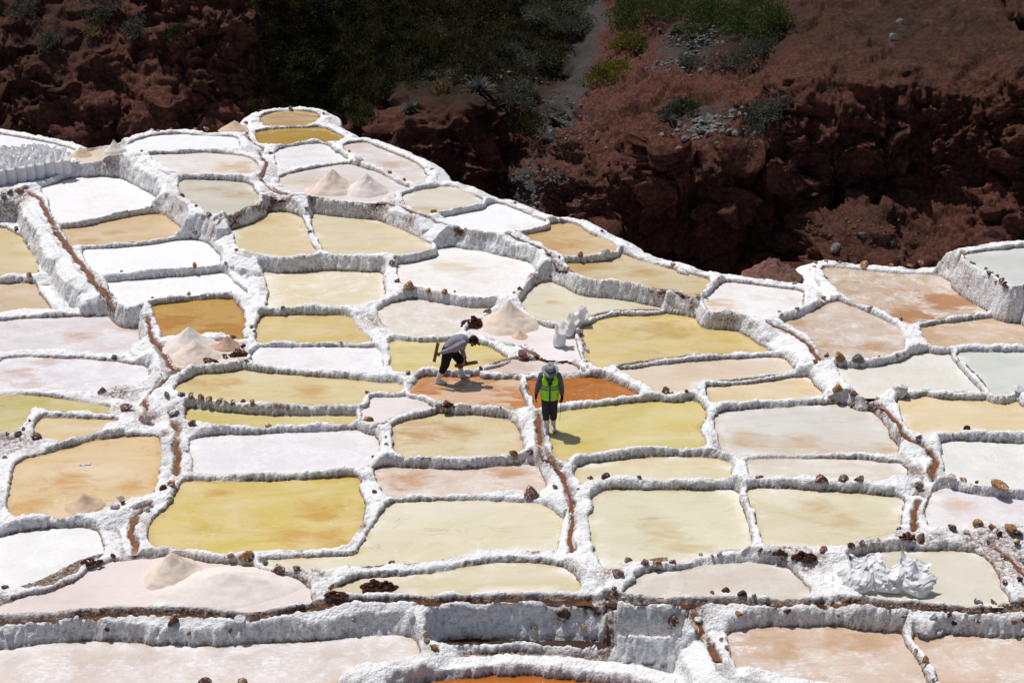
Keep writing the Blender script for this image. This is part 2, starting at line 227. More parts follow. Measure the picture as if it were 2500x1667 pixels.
 ('tanleft',0.47,'A 450,980 600,965 850,930 1050,895 1240,880 1310,930 1370,980 1410,1030 1300,1060 1100,1090 850,1110 620,1120 560,1130 520,1080 480,1020',(216, 186, 138),(212, 170, 90),0,'w','tan pond between two white ponds in the left column'),
 ('whiteleft2',0.412,'A 620,1160 750,1150 1000,1125 1250,1100 1530,1080 1620,1140 1680,1200 1700,1260 1500,1280 1200,1300 900,1325 760,1335 700,1310 650,1240',(240, 238, 240),(232, 228, 230),0.8,'w','white pond directly below the tan pond in the left column'),
 ('whiteleft3',0.219,'E 790,85 1000,75 1300,55 1690,45 1780,90 1800,130 1880,190 1890,230 1820,195 1760,195 1650,190 1450,210 1200,235 1100,260 1020,290 970,300 900,250 850,190',(240, 236, 232),(245, 243, 245),0.8,'w','white pond directly above the ochre pond with salt piles'),
 ('farleft1',-0.223,'A -120,980 0,990 60,1000 160,1060 200,1120 260,1200 290,1280 300,1340 180,1345 0,1355 -120,1360',(212, 190, 135),(218, 205, 170),0,'w','upper yellow pond at the left edge under the tall salt wall'),
 ('farleft2',-0.337,'E -120,140 0,140 150,130 265,130 300,190 350,260 410,330 300,325 100,340 0,350 -120,355',(214, 190, 155),(210, 185, 150),0,'w','lower tan pond at the left edge under the tall salt wall'),
 ('lilacleft',-0.329,'E -120,430 0,420 200,400 500,390 800,385 950,390 1030,420 1060,460 1060,550 1100,620 1070,640 900,680 800,690 600,660 400,640 200,635 60,655 0,660 -120,665',(214, 207, 210),(205, 165, 142),0.35,'w','upper lilac pond at the left edge with pink streaks'),
 ('lilacleft2',-0.248,'E -120,760 0,740 30,710 150,695 400,700 700,715 950,740 1140,770 1150,860 1080,890 950,915 800,935 690,950 500,960 300,945 0,940 -120,940',(222, 219, 226),(200, 155, 132),0.5,'w','lower lilac white pond at the left edge with a curved pink streak'),
 ('greenleft',-0.216,'E -120,980 0,980 250,985 450,1010 700,1050 870,1080 820,1105 700,1110 500,1095 350,1088 240,1080 220,1150 170,1230 100,1265 0,1260 -120,1260',(196, 184, 105),(190, 155, 75),0,'w','olive yellow pond at the left edge'),
 ('creamleft',-0.251,'E 310,1160 400,1155 600,1165 900,1180 920,1190 800,1230 650,1280 560,1300 480,1330 420,1320 330,1300 250,1260 275,1210',(218, 194, 145),(214, 180, 120),0,'w','small cream wedge pond beside the olive yellow pond'),
 ('orangecream',-0.348,'E 110,1530 180,1480 300,1450 540,1390 700,1340 900,1305 1100,1295 1220,1310 1225,1450 1215,1560 J 1200,30 1170,120 1100,130 900,190 700,265 450,290 250,280 110,305 70,240 60,180 75,60',(222, 194, 145),(215, 160, 70),0,'w','cream pond with orange cracks and a plastic scrap, lower left'),
 ('whitebottom',-0.497,'J -100,465 0,450 200,405 400,385 600,375 720,400 780,450 790,540 780,600 680,610 640,640 600,700 530,750 400,800 270,835 180,835 80,805 0,770 -100,760',(232, 232, 232),(220, 222, 218),0.5,'w','icy white pond at the left edge near the bottom'),
 ('pilepad',-0.508,'J -100,985 0,975 150,920 310,870 450,810 560,765 640,705 800,650 1000,620 1200,605 1400,600 1650,610 1850,660 2050,690 K 313,735 480,840 550,890 500,930 300,980 0,1000 J 1600,970 1300,955 900,960 600,980 300,995 100,1005 0,1012 -100,1015',(230, 218, 214),(215, 195, 185),0,'d','long dry pinkish salt pad with two salt heaps at lower left'),
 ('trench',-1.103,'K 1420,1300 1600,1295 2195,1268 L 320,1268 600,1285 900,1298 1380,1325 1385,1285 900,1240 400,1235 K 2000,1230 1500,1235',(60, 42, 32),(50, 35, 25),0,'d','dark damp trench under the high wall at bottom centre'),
 ('ochreleft',0.112,'E 1150,285 1300,265 1500,252 1770,240 1820,290 1885,410 1870,500 1845,560 1790,535 1680,510 1500,520 1350,535 1225,545 1230,470 1180,370',(196, 158, 85),(185, 130, 52),0,'w','dark ochre pond with three salt piles at its near side'),
 ('pilepad2',0.137,'E 1270,610 1400,600 1560,590 1680,570 1780,590 1870,640 1885,680 1800,715 1650,730 1520,735 1420,760 1345,765 1300,690',(226, 212, 202),(205, 175, 155),0,'d','small dry pad carrying three salt piles, left of centre'),
]
CHANNELS={'main': (0.17, 'J -120,1066 0,1055 400,1032 700,1022 1000,1030 1500,1042 2195,1042 K 600,1025 900,1000 1300,983 1881,963 L 500,960 800,968 1000,972 1500,967 2195,965 M 500,965 800,967 1100,982 1400,1002 1700,1015 2000,1025 2330,1012'),
 'leftwall': (0.14, 'A 200,690 300,760 370,900 430,1020 520,1130 600,1250 700,1370 800,1480 890,1560'),
 'leftmid': (0.1, 'E 1110,380 1140,440 1140,500 1190,580 1250,640 1270,700 1310,770 1360,800 1300,840 1230,880 1150,950 1100,1040 1130,1090'),
 'leftlow': (0.12, 'E 1310,1195 1360,1250 1340,1380 1370,1470 1350,1560 N 80,600 105,650'),
 'leftend': (0.12, 'J 1130,195 1045,235 1030,300 985,400 1000,450 1045,520 1040,600'),
 'centre': (0.1, 'G 350,640 365,780 370,900 410,980 490,1050 550,1130 570,1200 600,1290 610,1380 625,1480 L 620,330 605,480 610,560'),
 'rightmid': (0.1, 'I 700,228 900,226 1000,237 1090,260 1160,320 1240,420 1250,470 1330,530 1420,590 1490,640 1520,720 1485,790 1500,860'),
 'rightlow': (0.09, 'I 1370,1000 1360,1120 1345,1240'),
 'rightup': (0.13, 'D 870,890 1000,950 1100,1010 1170,1060 1220,1130 1260,1180'),
 'crest': (0.06, 'B 660,745 830,760 1300,800 1480,820 1600,870 1800,950 1900,975 C 440,490 600,510 800,545 950,610 1040,660 1100,740 1200,800 1310,850 1500,870 1700,890 1900,950 2100,1010 2160,1040'),
 'top': (0.08, 'B 310,250 350,320 430,370 455,385 420,420 450,460 480,500 450,570 420,600 480,670 550,720 640,740'),
 'saddle': (0.06, 'B 540,740 420,820 250,880 130,915 90,970 50,1060'),
 'corner': (0.1, 'M 1960,520 2060,590 2140,650 2195,720 2330,830'),
 'pad': (0.07, 'C 810,1390 900,1430 1000,1490 G 560,258 640,282 710,320'),
 'groove': (0.12, 'L 1520,990 1560,1060 1600,1140 1650,1230 1700,1320 1740,1410'),
 'notch': (0.16, 'L 895,985 895,1060 890,1160 888,1270')}
STONES="""
A 220,1350,80,o 975,868,34,o 1165,830,28,g 1195,828,20,g 1360,575,40,b 1225,495,50,g 1395,745,60,b 1600,885,48,g 1640,880,36,g 1495,1030,66,o 1718,982,44,g 1810,1158,40,o 1970,1210,44,g 930,1330,34,b 970,1325,28,b 1085,1320,32,b 1495,1285,80,o 1730,1262,42,o 790,1415,46,b 1505,820,44,g 1400,565,30,g 1085,405,36,r 950,395,36,g 1210,250,40,o 1310,237,44,o 1430,235,40,r 1490,235,40,o 1580,237,60,r 150,705,80,o 80,715,60,g 1160,245,50,w 30,750,80,g 130,1000,70,b
B 310,185,50,o 430,95,34,o 660,78,50,o 910,115,36,o 900,315,30,w 1000,335,30,w 1105,408,36,o 1180,465,90,w 1415,565,70,o 1530,622,50,o 150,980,44,g 400,1210,50,g 240,1160,36,o 705,1230,28,o 760,1218,30,o 970,1200,40,w 1115,1210,28,g 780,840,36,g 755,690,44,g 850,655,30,g 1745,865,84,o 1440,1255,70,r 1455,1215,60,r 1475,1395,50,g 1495,1500,26,r 1565,1440,120,o 1710,1480,60,o 1835,1480,60,o 1915,1478,30,o 805,1020,46,g 510,425,56,b 1700,490,24,r 1740,545,40,r 1775,590,40,r
C 810,295,40,o 955,340,54,o 1160,422,40,o 1470,515,40,r 1310,705,80,r 1500,680,100,w 1145,715,40,g 25,945,60,o 265,980,60,o 160,990,50,b 800,985,40,r 840,955,50,r 985,1178,36,g 1025,1190,34,g 1140,1218,46,r 1080,870,30,r 2160,1100,40,o 430,497,30,g 1850,985,50,o 600,1130,80,o
D 135,462,60,o 485,560,30,o 325,690,50,o 375,675,50,w 255,710,30,g 400,735,24,o 1230,1195,56,o 1310,1150,60,g 1410,1165,130,o 1555,1175,120,g 1710,1162,36,o 1850,1152,60,o 1900,1140,36,o 1400,1405,130,o 1510,1440,110,r 1280,1240,40,g 80,1425,110,b 130,1440,40,b 240,1425,40,r 1085,790,46,b 950,820,44,g 965,845,44,o 1285,710,50,o 1225,440,50,o 1310,430,40,o 1410,437,44,o 1600,460,110,o 1800,465,60,o 1950,462,50,o 2030,440,70,r 1640,790,60,w 1310,560,30,b 1215,470,40,o 1000,555,70,p 940,570,60,p 1060,600,50,p
H 1560,140,80,g 1650,175,50,g 1800,255,60,g 1900,300,40,g 1930,335,60,b 1985,360,60,b 2020,390,60,b 2040,420,70,b 2055,445,50,b 2035,378,40,o 1975,395,50,b 1025,600,50,g 1250,690,60,b 1410,805,40,r 1240,1240,150,w 2150,1220,90,w 2175,1280,50,g 1500,680,30,o
I 1750,452,80,b 1805,452,36,g 1390,520,70,r 820,838,110,r 935,840,110,r 640,840,130,r 165,830,80,o 1640,830,90,p 1730,850,84,o 1830,865,60,b 2010,905,170,o 1385,890,90,r 1370,950,80,p 2190,905,40,g 1645,1215,110,b 1850,1185,110,o 1945,1210,90,o 2090,1220,160,o 2140,1250,90,b 2145,1330,60,o 1240,1220,50,b 1300,1280,90,b 1400,1290,120,r 960,1335,80,g 865,1355,80,b 1080,1305,44,g 660,1380,100,r 2030,1430,50,g 2050,1455,50,b 180,1390,60,b 230,1380,30,b 1750,1240,80,w 2000,1260,90,b
M 1840,945,90,g 1960,950,80,r 2160,770,70,b 2050,805,60,b 2170,945,50,r 1620,1055,70,b 2110,1095,70,o 2190,1095,70,b 770,1068,50,g 870,1065,50,g 1265,1075,60,b 25,1050,60,o 380,1040,80,b 1660,1110,60,b 1830,1110,60,b 1440,1390,80,o 1370,1320,60,o 1510,1540,80,r 2110,830,30,b 1420,1175,120,w 1540,1185,80,w 290,995,36,o 1500,1060,90,w
L 1265,640,90,o 1050,630,90,r 1170,640,80,r 1390,640,80,r 960,730,120,r 940,850,50,r 875,900,70,g 960,915,44,r 700,1130,70,o 545,1050,120,b 320,1150,70,o 1390,1110,120,b 1885,1045,80,o 1590,1080,80,w 1565,1170,56,o 1760,1230,60,o 1800,1300,60,o 1690,595,40,o 1740,575,60,w 1690,870,60,r 1800,855,80,b 1920,880,90,b 2010,895,46,o 2170,1000,30,o 300,115,170,r 490,70,50,r 560,240,60,w 900,1010,60,w 1600,580,60,w 620,550,40,r 2050,560,50,b
N 30,45,90,g 130,40,80,g 210,55,80,o 285,60,70,o 345,80,80,o 420,88,80,o 475,95,50,o 530,100,60,r 600,92,70,o 675,88,50,b 680,110,60,o 800,275,60,o 1560,25,60,o 1565,225,90,o 1605,515,50,b 1700,365,34,g 1705,420,56,r 1700,460,50,r 1610,785,70,b 165,470,50,r 840,140,40,g 950,155,44,g 1080,150,44,g 50,720,80,o 60,145,100,w 80,190,100,g 1520,770,40,b 2160,130,110,b 460,1285,30,b 510,1290,70,o 630,1295,150,o 770,1325,80,g 880,1370,110,r 1020,1370,90,g 1310,1385,50,b 1410,1350,36,b 1750,1325,70,b
E 40,1465,70,o 60,1280,60,g 130,1285,80,g 180,1245,60,r 230,1180,50,r 1450,210,54,g 1165,240,36,g 1770,197,30,o 1925,465,60,o 1945,495,40,b 1720,685,70,b 1860,610,60,b 780,950,100,r 1120,1150,180,p 960,1080,120,r 280,1300,90,b 1600,725,110,b 870,690,60,g 1470,1205,90,r 1230,830,24,r 1840,660,110,b 1780,545,90,r 1890,720,50,b
J 870,605,60,b 700,630,60,b 1130,238,80,w 1290,150,80,w 1240,70,90,b 1310,45,70,o 920,150,80,w 870,210,110,w 940,185,50,b 225,808,36,o 590,1100,60,w 1330,1080,130,b 1455,1195,50,o 1765,1165,60,b 1575,1550,130,b 1850,1555,90,o 1600,950,36,p 1860,925,40,p 40,830,60,b 1840,1080,110,w 60,1180,80,w 820,1170,60,b
K 410,955,80,w 1270,1045,90,w 1370,1190,70,o 1380,1240,60,o 1440,1290,90,o 830,1095,60,g 30,620,90,b
F 285,315,50,g 550,310,30,g 685,310,24,g 735,303,30,g 1160,110,60,b 250,575,50,g 730,585,30,o 610,600,36,w 1240,810,60,r 2060,200,44,r 2095,172,60,r 1075,1310,34,g 1800,775,60,b 2050,1430,110,o 2070,1490,60,w 2140,605,30,r
G 70,620,30,r 290,955,70,b 870,1140,100,b 760,1145,60,b 1130,1140,50,b 890,470,1,b 240,215,120,r 330,205,80,o 480,1215,50,o 660,1240,40,b
"""

# ---------------------------------------------------------------- terraces: one height field cut into the walls of each pan
def parse(spec):
    out = []; t = None
    for tok in spec.split():
        if ',' in tok:
            x, y = tok.split(','); x0, y0 = TILE[t]; out.append((x0+float(x)/3.1357, y0+float(y)/3.1357))
        else: t = tok
    return np.array(out)
def chaikin(q, it=2):
    for _ in range(it):
        n = np.roll(q, -1, 0); q = np.stack([.78*q+.22*n, .22*q+.78*n], 1).reshape(-1, 2)
    return q
RIM_SEE = 0.075
def to_plan(q, z):                 # picture outline -> level outline on the ground; near shores are seen over their own rim
    q = chaikin(q)
    e = np.roll(q, -1, 0)-np.roll(q, 1, 0); n = np.stack([e[:, 1], -e[:, 0]], 1)
    area = np.sum(q[:, 0]*np.roll(q[:, 1], -1)-np.roll(q[:, 0], -1)*q[:, 1])
    if area < 0: n = -n
    n /= np.linalg.norm(n, axis=1, keepdims=True)+1e-9
    zz = z + RIM_SEE*np.clip(n[:, 1]*1.4, 0, 1)
    rx, rz = ray(q[:, 0], q[:, 1]); Y = (zz-CAM_H)/rz
    return np.stack([rx*Y, Y], 1)
CELL = 0.027
X0, X1, Y0, Y1 = -25.0, 21.0, 19.6, 61.5
nx, ny = int((X1-X0)/CELL)+1, int((Y1-Y0)/CELL)+1
gx = (X0+CELL*np.arange(nx)).astype(np.float64); gy = (Y0+CELL*np.arange(ny)).astype(np.float64)
F = np.full((ny, nx), 99.0, np.float32); CAP = np.full((ny, nx), -99.0, np.float32); DMIN = np.full((ny, nx), 9.0, np.float32)
FLOOR = np.full((ny, nx), -99.0, np.float32); OWN = np.full((ny, nx), -1, np.int16); ZLOW = np.full((ny, nx), -9.0, np.float32)
def seg_dist(px, py, q, closed=True):
    best = np.full(px.shape, 1e9, np.float32); ins = np.zeros(px.shape, bool)
    n = len(q)
    for a in range(n if closed else n-1):
        ax, ay = q[a]; bx, by = q[(a+1) % n]; dx, dy = bx-ax, by-ay; L = dx*dx+dy*dy+1e-12
        t = np.clip(((px-ax)*dx+(py-ay)*dy)/L, 0, 1)
        best = np.minimum(best, (px-ax-t*dx)**2+(py-ay-t*dy)**2)
        if closed and abs(dy) > 1e-12:
            ins ^= ((ay > py) != (by > py)) & (px < dx*(py-ay)/dy+ax)
    d = np.sqrt(best)
    return np.where(ins, -d, d) if closed else d
MARG = 1.5
MAINUP = ('pilepad', 'crescent', 'greycrescent', 'sackpond')
plans = []; windows = []
for i, (key, z, spec, *_r) in enumerate(PONDS):
    q = to_plan(parse(spec), z); plans.append(q)
    j0, j1 = np.searchsorted(gx, [q[:, 0].min()-MARG, q[:, 0].max()+MARG]); i0, i1 = np.searchsorted(gy, [q[:, 1].min()-MARG, q[:, 1].max()+MARG])
    st = 2                                                     # distances on a coarser lattice, then interpolated
    jj = np.arange(j0, j1, st); ii = np.arange(i0, i1, st)
    if len(jj) < 2 or len(ii) < 2: windows.append(None); continue
    px, py = np.meshgrid((X0+CELL*jj).astype(np.float32), (Y0+CELL*ii).astype(np.float32))
    dc = seg_dist(px, py, q.astype(np.float32))
    fi = np.arange(i0, ii[-1]+1); fj = np.arange(j0, jj[-1]+1)
    ai = (fi-i0)//st; bi = np.minimum(ai+1, len(ii)-1); wi = (((fi-i0) % st)/st)[:, None]
    aj = (fj-j0)//st; bj = np.minimum(aj+1, len(jj)-1); wj = (((fj-j0) % st)/st)[None, :]
    d = (dc[ai][:, aj]*(1-wi)*(1-wj)+dc[bi][:, aj]*wi*(1-wj)+dc[ai][:, bj]*(1-wi)*wj+dc[bi][:, bj]*wi*wj).astype(np.float32)
    windows.append((fi[0], fi[-1]+1, fj[0], fj[-1]+1, d))
GX, GY = np.meshgrid(gx, gy)
NZ1 = fbm2(GX/0.42, GY/0.42, 2, 3).astype(np.float32); NZ2 = vnoise2(GX/0.11, GY/0.11, 11).astype(np.float32); NZ3 = fbm2(GX/1.3, GY/1.3, 2, 21).astype(np.float32)
for i, w in enumerate(windows):
    if w is None: continue
    a, b, c, e, d = w; z = PONDS[i][1]; dry = PONDS[i][6] == 'd'; sl = np.s_[a:b, c:e]
    dn = d + 0.055*NZ1[sl] + 0.02*NZ2[sl]
    k = 2.9 + 0.8*NZ3[sl]
    f = np.where(dn > 0, z + k*dn, z + 1.2*dn)
    rim = (0.05 if dry else 0.095) + 0.045*NZ3[sl] + 0.05*NZ1[sl]
    if PONDS[i][0] == 'orangearc': rim = rim + 0.12
    cap = z + rim - 0.55*np.maximum(0, dn-0.34) - 2.2*np.maximum(0, dn-0.85) - 14*np.maximum(0, d-1.12)
    if PONDS[i][0] == 'trench': cap = cap - 0.1
    fl = z + 0.75*rim*np.clip(dn/0.06, -1, 1) - 4.5*np.maximum(0, d-(0.38 if PONDS[i][0] in MAINUP else 0.12))
    FLOOR[sl] = np.maximum(FLOOR[sl], np.where(d > -0.05, fl, -99))
    better = cap > CAP[sl]
    own = OWN[sl]; own[better] = i; OWN[sl] = own
    CAP[sl] = np.maximum(CAP[sl], cap); F[sl] = np.minimum(F[sl], f)
    near = d < DMIN[sl]; zl = ZLOW[sl]; zl[near] = z; ZLOW[sl] = zl
    # inside the water the wall belongs to this pan
    own = OWN[sl]; own[d < 0] = i; OWN[sl] = own
    DMIN[sl] = np.minimum(DMIN[sl], d)
def smin(a, b, k):
    h = np.clip(0.5+0.5*(b-a)/k, 0, 1); return b*(1-h)+a*h-k*h*(1-h)
Hf = smin(CAP, F, 0.045); Hf = np.where(DMIN < 0, np.minimum(F, Hf), Hf)
Hf = np.maximum(Hf, FLOOR)
Hf[DMIN > 1.45] = -9
def h_at(x, y):
    j = np.clip((x-X0)/CELL, 0, nx-2); i = np.clip((y-Y0)/CELL, 0, ny-2); j0 = j.astype(int); i0 = i.astype(int); a, b = j-j0, i-i0
    return Hf[i0, j0]*(1-a)*(1-b)+Hf[i0, j0+1]*a*(1-b)+Hf[i0+1, j0]*(1-a)*b+Hf[i0+1, j0+1]*a*b
def surf_at(x, y):                 # ground or water level
    return np.maximum(h_at(x, y), ZLOW[np.clip(((y-Y0)/CELL).astype(int), 0, ny-1), np.clip(((x-X0)/CELL).astype(int), 0, nx-1)])
def hit(u, v):                     # where a sight line through a photograph pixel first meets the terraces
    Ys = np.arange(Y0+.1, Y1-.1, 0.015); rx, rz = ray(u, v)
    hh = surf_at(rx*Ys, Ys); zz = CAM_H+rz*Ys
    k = np.argmax(zz <= hh)
    if not (zz <= hh).any(): return None
    return np.array([rx*Ys[k], Ys[k], float(hh[k])])
def hit_tile(t, x, y):
    x0, y0 = TILE[t]; return hit(x0+x/3.1357, y0+y/3.1357)
# rills: carve and remember their courses
STAIN = np.zeros((ny, nx), np.float32); rills = []
for key, (wd, spec) in CHANNELS.items():
    pts = parse(spec); h3 = [hit(u, v) for u, v in pts]; h3 = np.array([p for p in h3 if p is not None])
    t = np.concatenate([[0], np.cumsum(np.linalg.norm(np.diff(h3[:, :2], axis=0), axis=1))]); s = np.arange(0, t[-1], 0.08)
    c = np.stack([np.interp(s, t, h3[:, k]) for k in (0, 1)], 1)
    for _ in range(3): c[1:-1] = (c[:-2]+2*c[1:-1]+c[2:])/4
    c[:, 0] += 0.03*vnoise(s/0.3, s*0, s*0, 5); c[:, 1] += 0.03*vnoise(s/0.3, s*0+7, s*0, 6)
    if key == 'main':                                              # follows the near shore of the pans above it
        xs = np.arange(-11, 10.5, .08); ys = np.full(len(xs), 99.); zs0 = np.zeros(len(xs))
        for ii, pd in enumerate(PONDS):
            if pd[0] not in MAINUP: continue
            qq = plans[ii]
            for a_ in range(len(qq)):
                (xa, ya), (xb, yb) = qq[a_], qq[(a_+1) % len(qq)]
                m_ = (xs >= min(xa, xb)) & (xs <= max(xa, xb))
                if abs(xb-xa) > 1e-6:
                    yy = ya+(yb-ya)*(xs-xa)/(xb-xa); up = m_ & (yy < ys); ys[up] = yy[up]; zs0[up] = pd[1]
        ok = ys < 90; ys = np.interp(xs, xs[ok], ys[ok]); 
        for _ in range(60): ys[1:-1] = (ys[:-2]+2*ys[1:-1]+ys[2:])/4
        c = np.column_stack([xs, ys-.235+.02*vnoise(xs/.5, xs*0, xs*0, 4)])
    zc = h_at(c[:, 0], c[:, 1])
    kw = 21 if key == 'main' else 9; zs = np.convolve(np.pad(zc, kw//2, mode='edge'), np.ones(kw)/kw, 'valid')
    zs = np.minimum(zs, zc+0.02)
    rills.append((key, wd, np.column_stack([c, zs])))
for key, wd, c in rills:
    depth = {'main': 0.15, 'notch': 0.2}.get(key, 0.05+0.25*wd)
    j0, j1 = np.searchsorted(gx, [c[:, 0].min()-.5, c[:, 0].max()+.5]); i0, i1 = np.searchsorted(gy, [c[:, 1].min()-.5, c[:, 1].max()+.5])
    for a in range(0, len(c)-1, 12):                            # in short stretches, so that each window stays small
        cc = c[a:a+13]
        j0, j1 = np.searchsorted(gx, [cc[:, 0].min()-.4, cc[:, 0].max()+.4]); i0, i1 = np.searchsorted(gy, [cc[:, 1].min()-.4, cc[:, 1].max()+.4])
        sl = np.s_[i0:i1, j0:j1]
        if i1-i0 < 1 or j1-j0 < 1: continue
        d = seg_dist(GX[sl].astype(np.float32), GY[sl].astype(np.float32), cc[:, :2].astype(np.float32), False)
        d = d + 0.03*NZ2[sl]+.03*NZ1[sl]
        STAIN[sl] = np.maximum(STAIN[sl], np.clip(1.15-(d-wd*.42)/0.055, 0, 1))
        zloc = np.float32(cc[:, 2].mean())
        target = zloc-depth + np.clip((d-wd*.42)/0.07, 0, 9)*(depth+0.02)
        m = (d < wd*.5+0.12)
        Hs = Hf[sl]; Hs[m] = np.minimum(Hs[m], np.maximum(target[m], Hs[m]-depth)); Hf[sl] = Hs
# normals, lumps and crust
dzx = np.gradient(Hf, CELL, axis=1); dzy = np.gradient(Hf, CELL, axis=0)
MASK = (DMIN < 1.35) & ((DMIN > -0.14) | (Hf > ZLOW-0.12)) & (Hf > -8)
fm = MASK[:-1, :-1] & MASK[1:, :-1] & MASK[:-1, 1:] & MASK[1:, 1:]
fi, fj = np.nonzero(fm); print('terrain quads', len(fi))
vid = np.full((ny, nx), -1, np.int32)
used = np.zeros((ny, nx), bool)
for a, b in ((0, 0), (1, 0), (0, 1), (1, 1)): used[fi+a, fj+b] = True
ui, uj = np.nonzero(used); vid[ui, uj] = np.arange(len(ui))
vx, vy, vz = gx[uj], gy[ui], Hf[ui, uj].astype(np.float64)
nxv, nyv = -dzx[ui, uj].astype(np.float64), -dzy[ui, uj].astype(np.float64)
ln = np.sqrt(nxv**2+nyv**2+1); nrm = np.stack([nxv/ln, nyv/ln, 1/ln], 1); nrm[:, :2] *= 0.8
amp = np.clip((vz-ZLOW[ui, uj])/0.06, 0.15, 1.0)*np.clip(1.3-STAIN[ui, uj], 0.3, 1)
lum = 0.55-worley(vx/0.15, vy/0.15, vz/0.15, 4); lum2 = 0.55-worley(vx/0.065, vy/0.065, vz/0.065, 8)
steep0 = np.clip(ln-1.5, 0, 1)
disp = amp*(1+.6*steep0)*(0.032*lum + 0.032*lum2 + 0.065*fbm(vx/0.4, vy/0.4, vz/0.4, 4, 31, .6))
steep = np.clip(ln-1.5, 0, 1)
disp += amp*steep*0.022*vnoise(vx/0.09, vy/0.09, vz/0.4, 77)      # drip ribs down the high walls
TV = np.stack([vx, vy, vz], 1) + nrm*disp[:, None]
steep_v = 1-1/ln; stain_v = STAIN[ui, uj]; wet_shade_v = np.clip(1.6-(TV[:, 2]-ZLOW[ui, uj])/0.055, 0, 1)*(DMIN[ui, uj] < 0.4)*(amp>0)*np.clip(1.1+1.2*NZ3[ui, uj], .25, 1)  # band at the waterline: wet stain with the undercut's shade painted in
dirt_v = np.clip((fbm(vx/0.9, vy/0.9, vz/0.9, 4, 51)-0.16)*3.2, 0, 1)*np.clip((fbm(vx/4, vy/4, vz*0, 2, 61)-0.0)*2.5, 0, 1)
DN = .5*fbm(vx/.15, vy/.15, vz/.15, 3, 71)
for (tt, x_, y_, r_) in [('M', 400, 590, .55), ('M', 520, 620, .5), ('K', 1020, 840, .5), ('K', 650, 890, .5), ('E', 1130, 1150, .5), ('E', 950, 1080, .4), ('E', 900, 960, .6), ('B', 560, 790, .5), ('F', 1010, 430, .6), ('I', 1330, 1280, .5), ('I', 1990, 1270, .6), ('J', 690, 640, .22), ('C', 960, 870, .5), ('L', 880, 720, .35), ('E', 120, 1330, .7), ('A', 830, 510, .6), ('A', 120, 760, .7), ('A', 50, 840, .8), ('A', 110, 930, .5), ('N', 1050, 1420, .5), ('D', 700, 820, .4), ('D', 560, 880, .35), ('A', 1390, 740, .4), ('B', 1560, 940, .4), ('G', 250, 220, .4), ('L', 1550, 1060, .35), ('N', 80, 180, .35), ('N', 900, 120, .4), ('N', 1300, 110, .4), ('A', 1620, 1050, .3), ('L', 540, 1080, .2), ('L', 1380, 1110, .22), ('E', 540, 120, .25)]:
    hp_ = hit_tile(tt, x_, y_)
    if hp_ is not None: dirt_v = np.maximum(dirt_v, np.clip(1.5-np.sqrt((vx-hp_[0])**2+((vy-hp_[1])*1.3)**2+(vz-hp_[2])**2)/r_*1.3+DN, 0, 1))
TF = np.stack([vid[fi, fj], vid[fi, fj+1], vid[fi+1, fj+1], vid[fi+1, fj]], 1)
face_own = OWN[fi, fj]

# salt crust of walls and rims
t = NT('salt_crust'); p = t.pos()
n1 = t.noise(p, 3.0, 5); n2 = t.noise(p, 22, 4)
white = t.mix(t.ramp(n1, .35, .7), (.92, .92, .93), (.87, .86, .86))
white = t.mix(t.ramp(t.noise(p, 30, 6, .8), .52, .68, 0, .42), white, (.58, .55, .54))
pit_shade_dirt = t.math('MULTIPLY', t.ramp(t.noise(p, 11, 7, .8), .48, .62), t.ramp(t.attr('steep'), .35, .8))  # dirt speckle on steep faces, also painted shade where relief shows too little
white = t.mix(t.math('MULTIPLY', pit_shade_dirt, .75), white, (.30, .26, .25))
dirt = t.mix(t.ramp(t.noise(p, 9, 4), .4, .65), (.34, .19, .14), (.18, .085, .055))
c = t.mix(t.math('MULTIPLY', t.attr('dirt'), t.ramp(t.noise(p, 14, 4, .65), .4, .62)), white, dirt)
c = t.mix(t.math('MULTIPLY', t.attr('wet'), t.ramp(n2, .3, .55, .45, 1)), c, (.13, .065, .03))  # dark brown foot of the walls: wet mineral stain plus painted undercut shade
c = t.mix(t.math('MULTIPLY', t.attr('stain'), t.ramp(t.noise(p, 10, 6, .7), .38, .58, .1, 1)), c, t.mix(t.ramp(t.noise(p, 4, 4), .4, .6), (.19, .07, .022), (.09, .036, .018)))
v1 = t.n('TexVoronoi'); v1.inputs['Scale'].default_value = 19; t.l(p, v1.inputs['Vector'])
hgt = t.math('SUBTRACT', t.noise(p, 17, 7, .75), t.math('MULTIPLY', v1.outputs['Distance'], .45))
t.bump(hgt, .85, .055)
SALT = t.set(c, .72, .25)

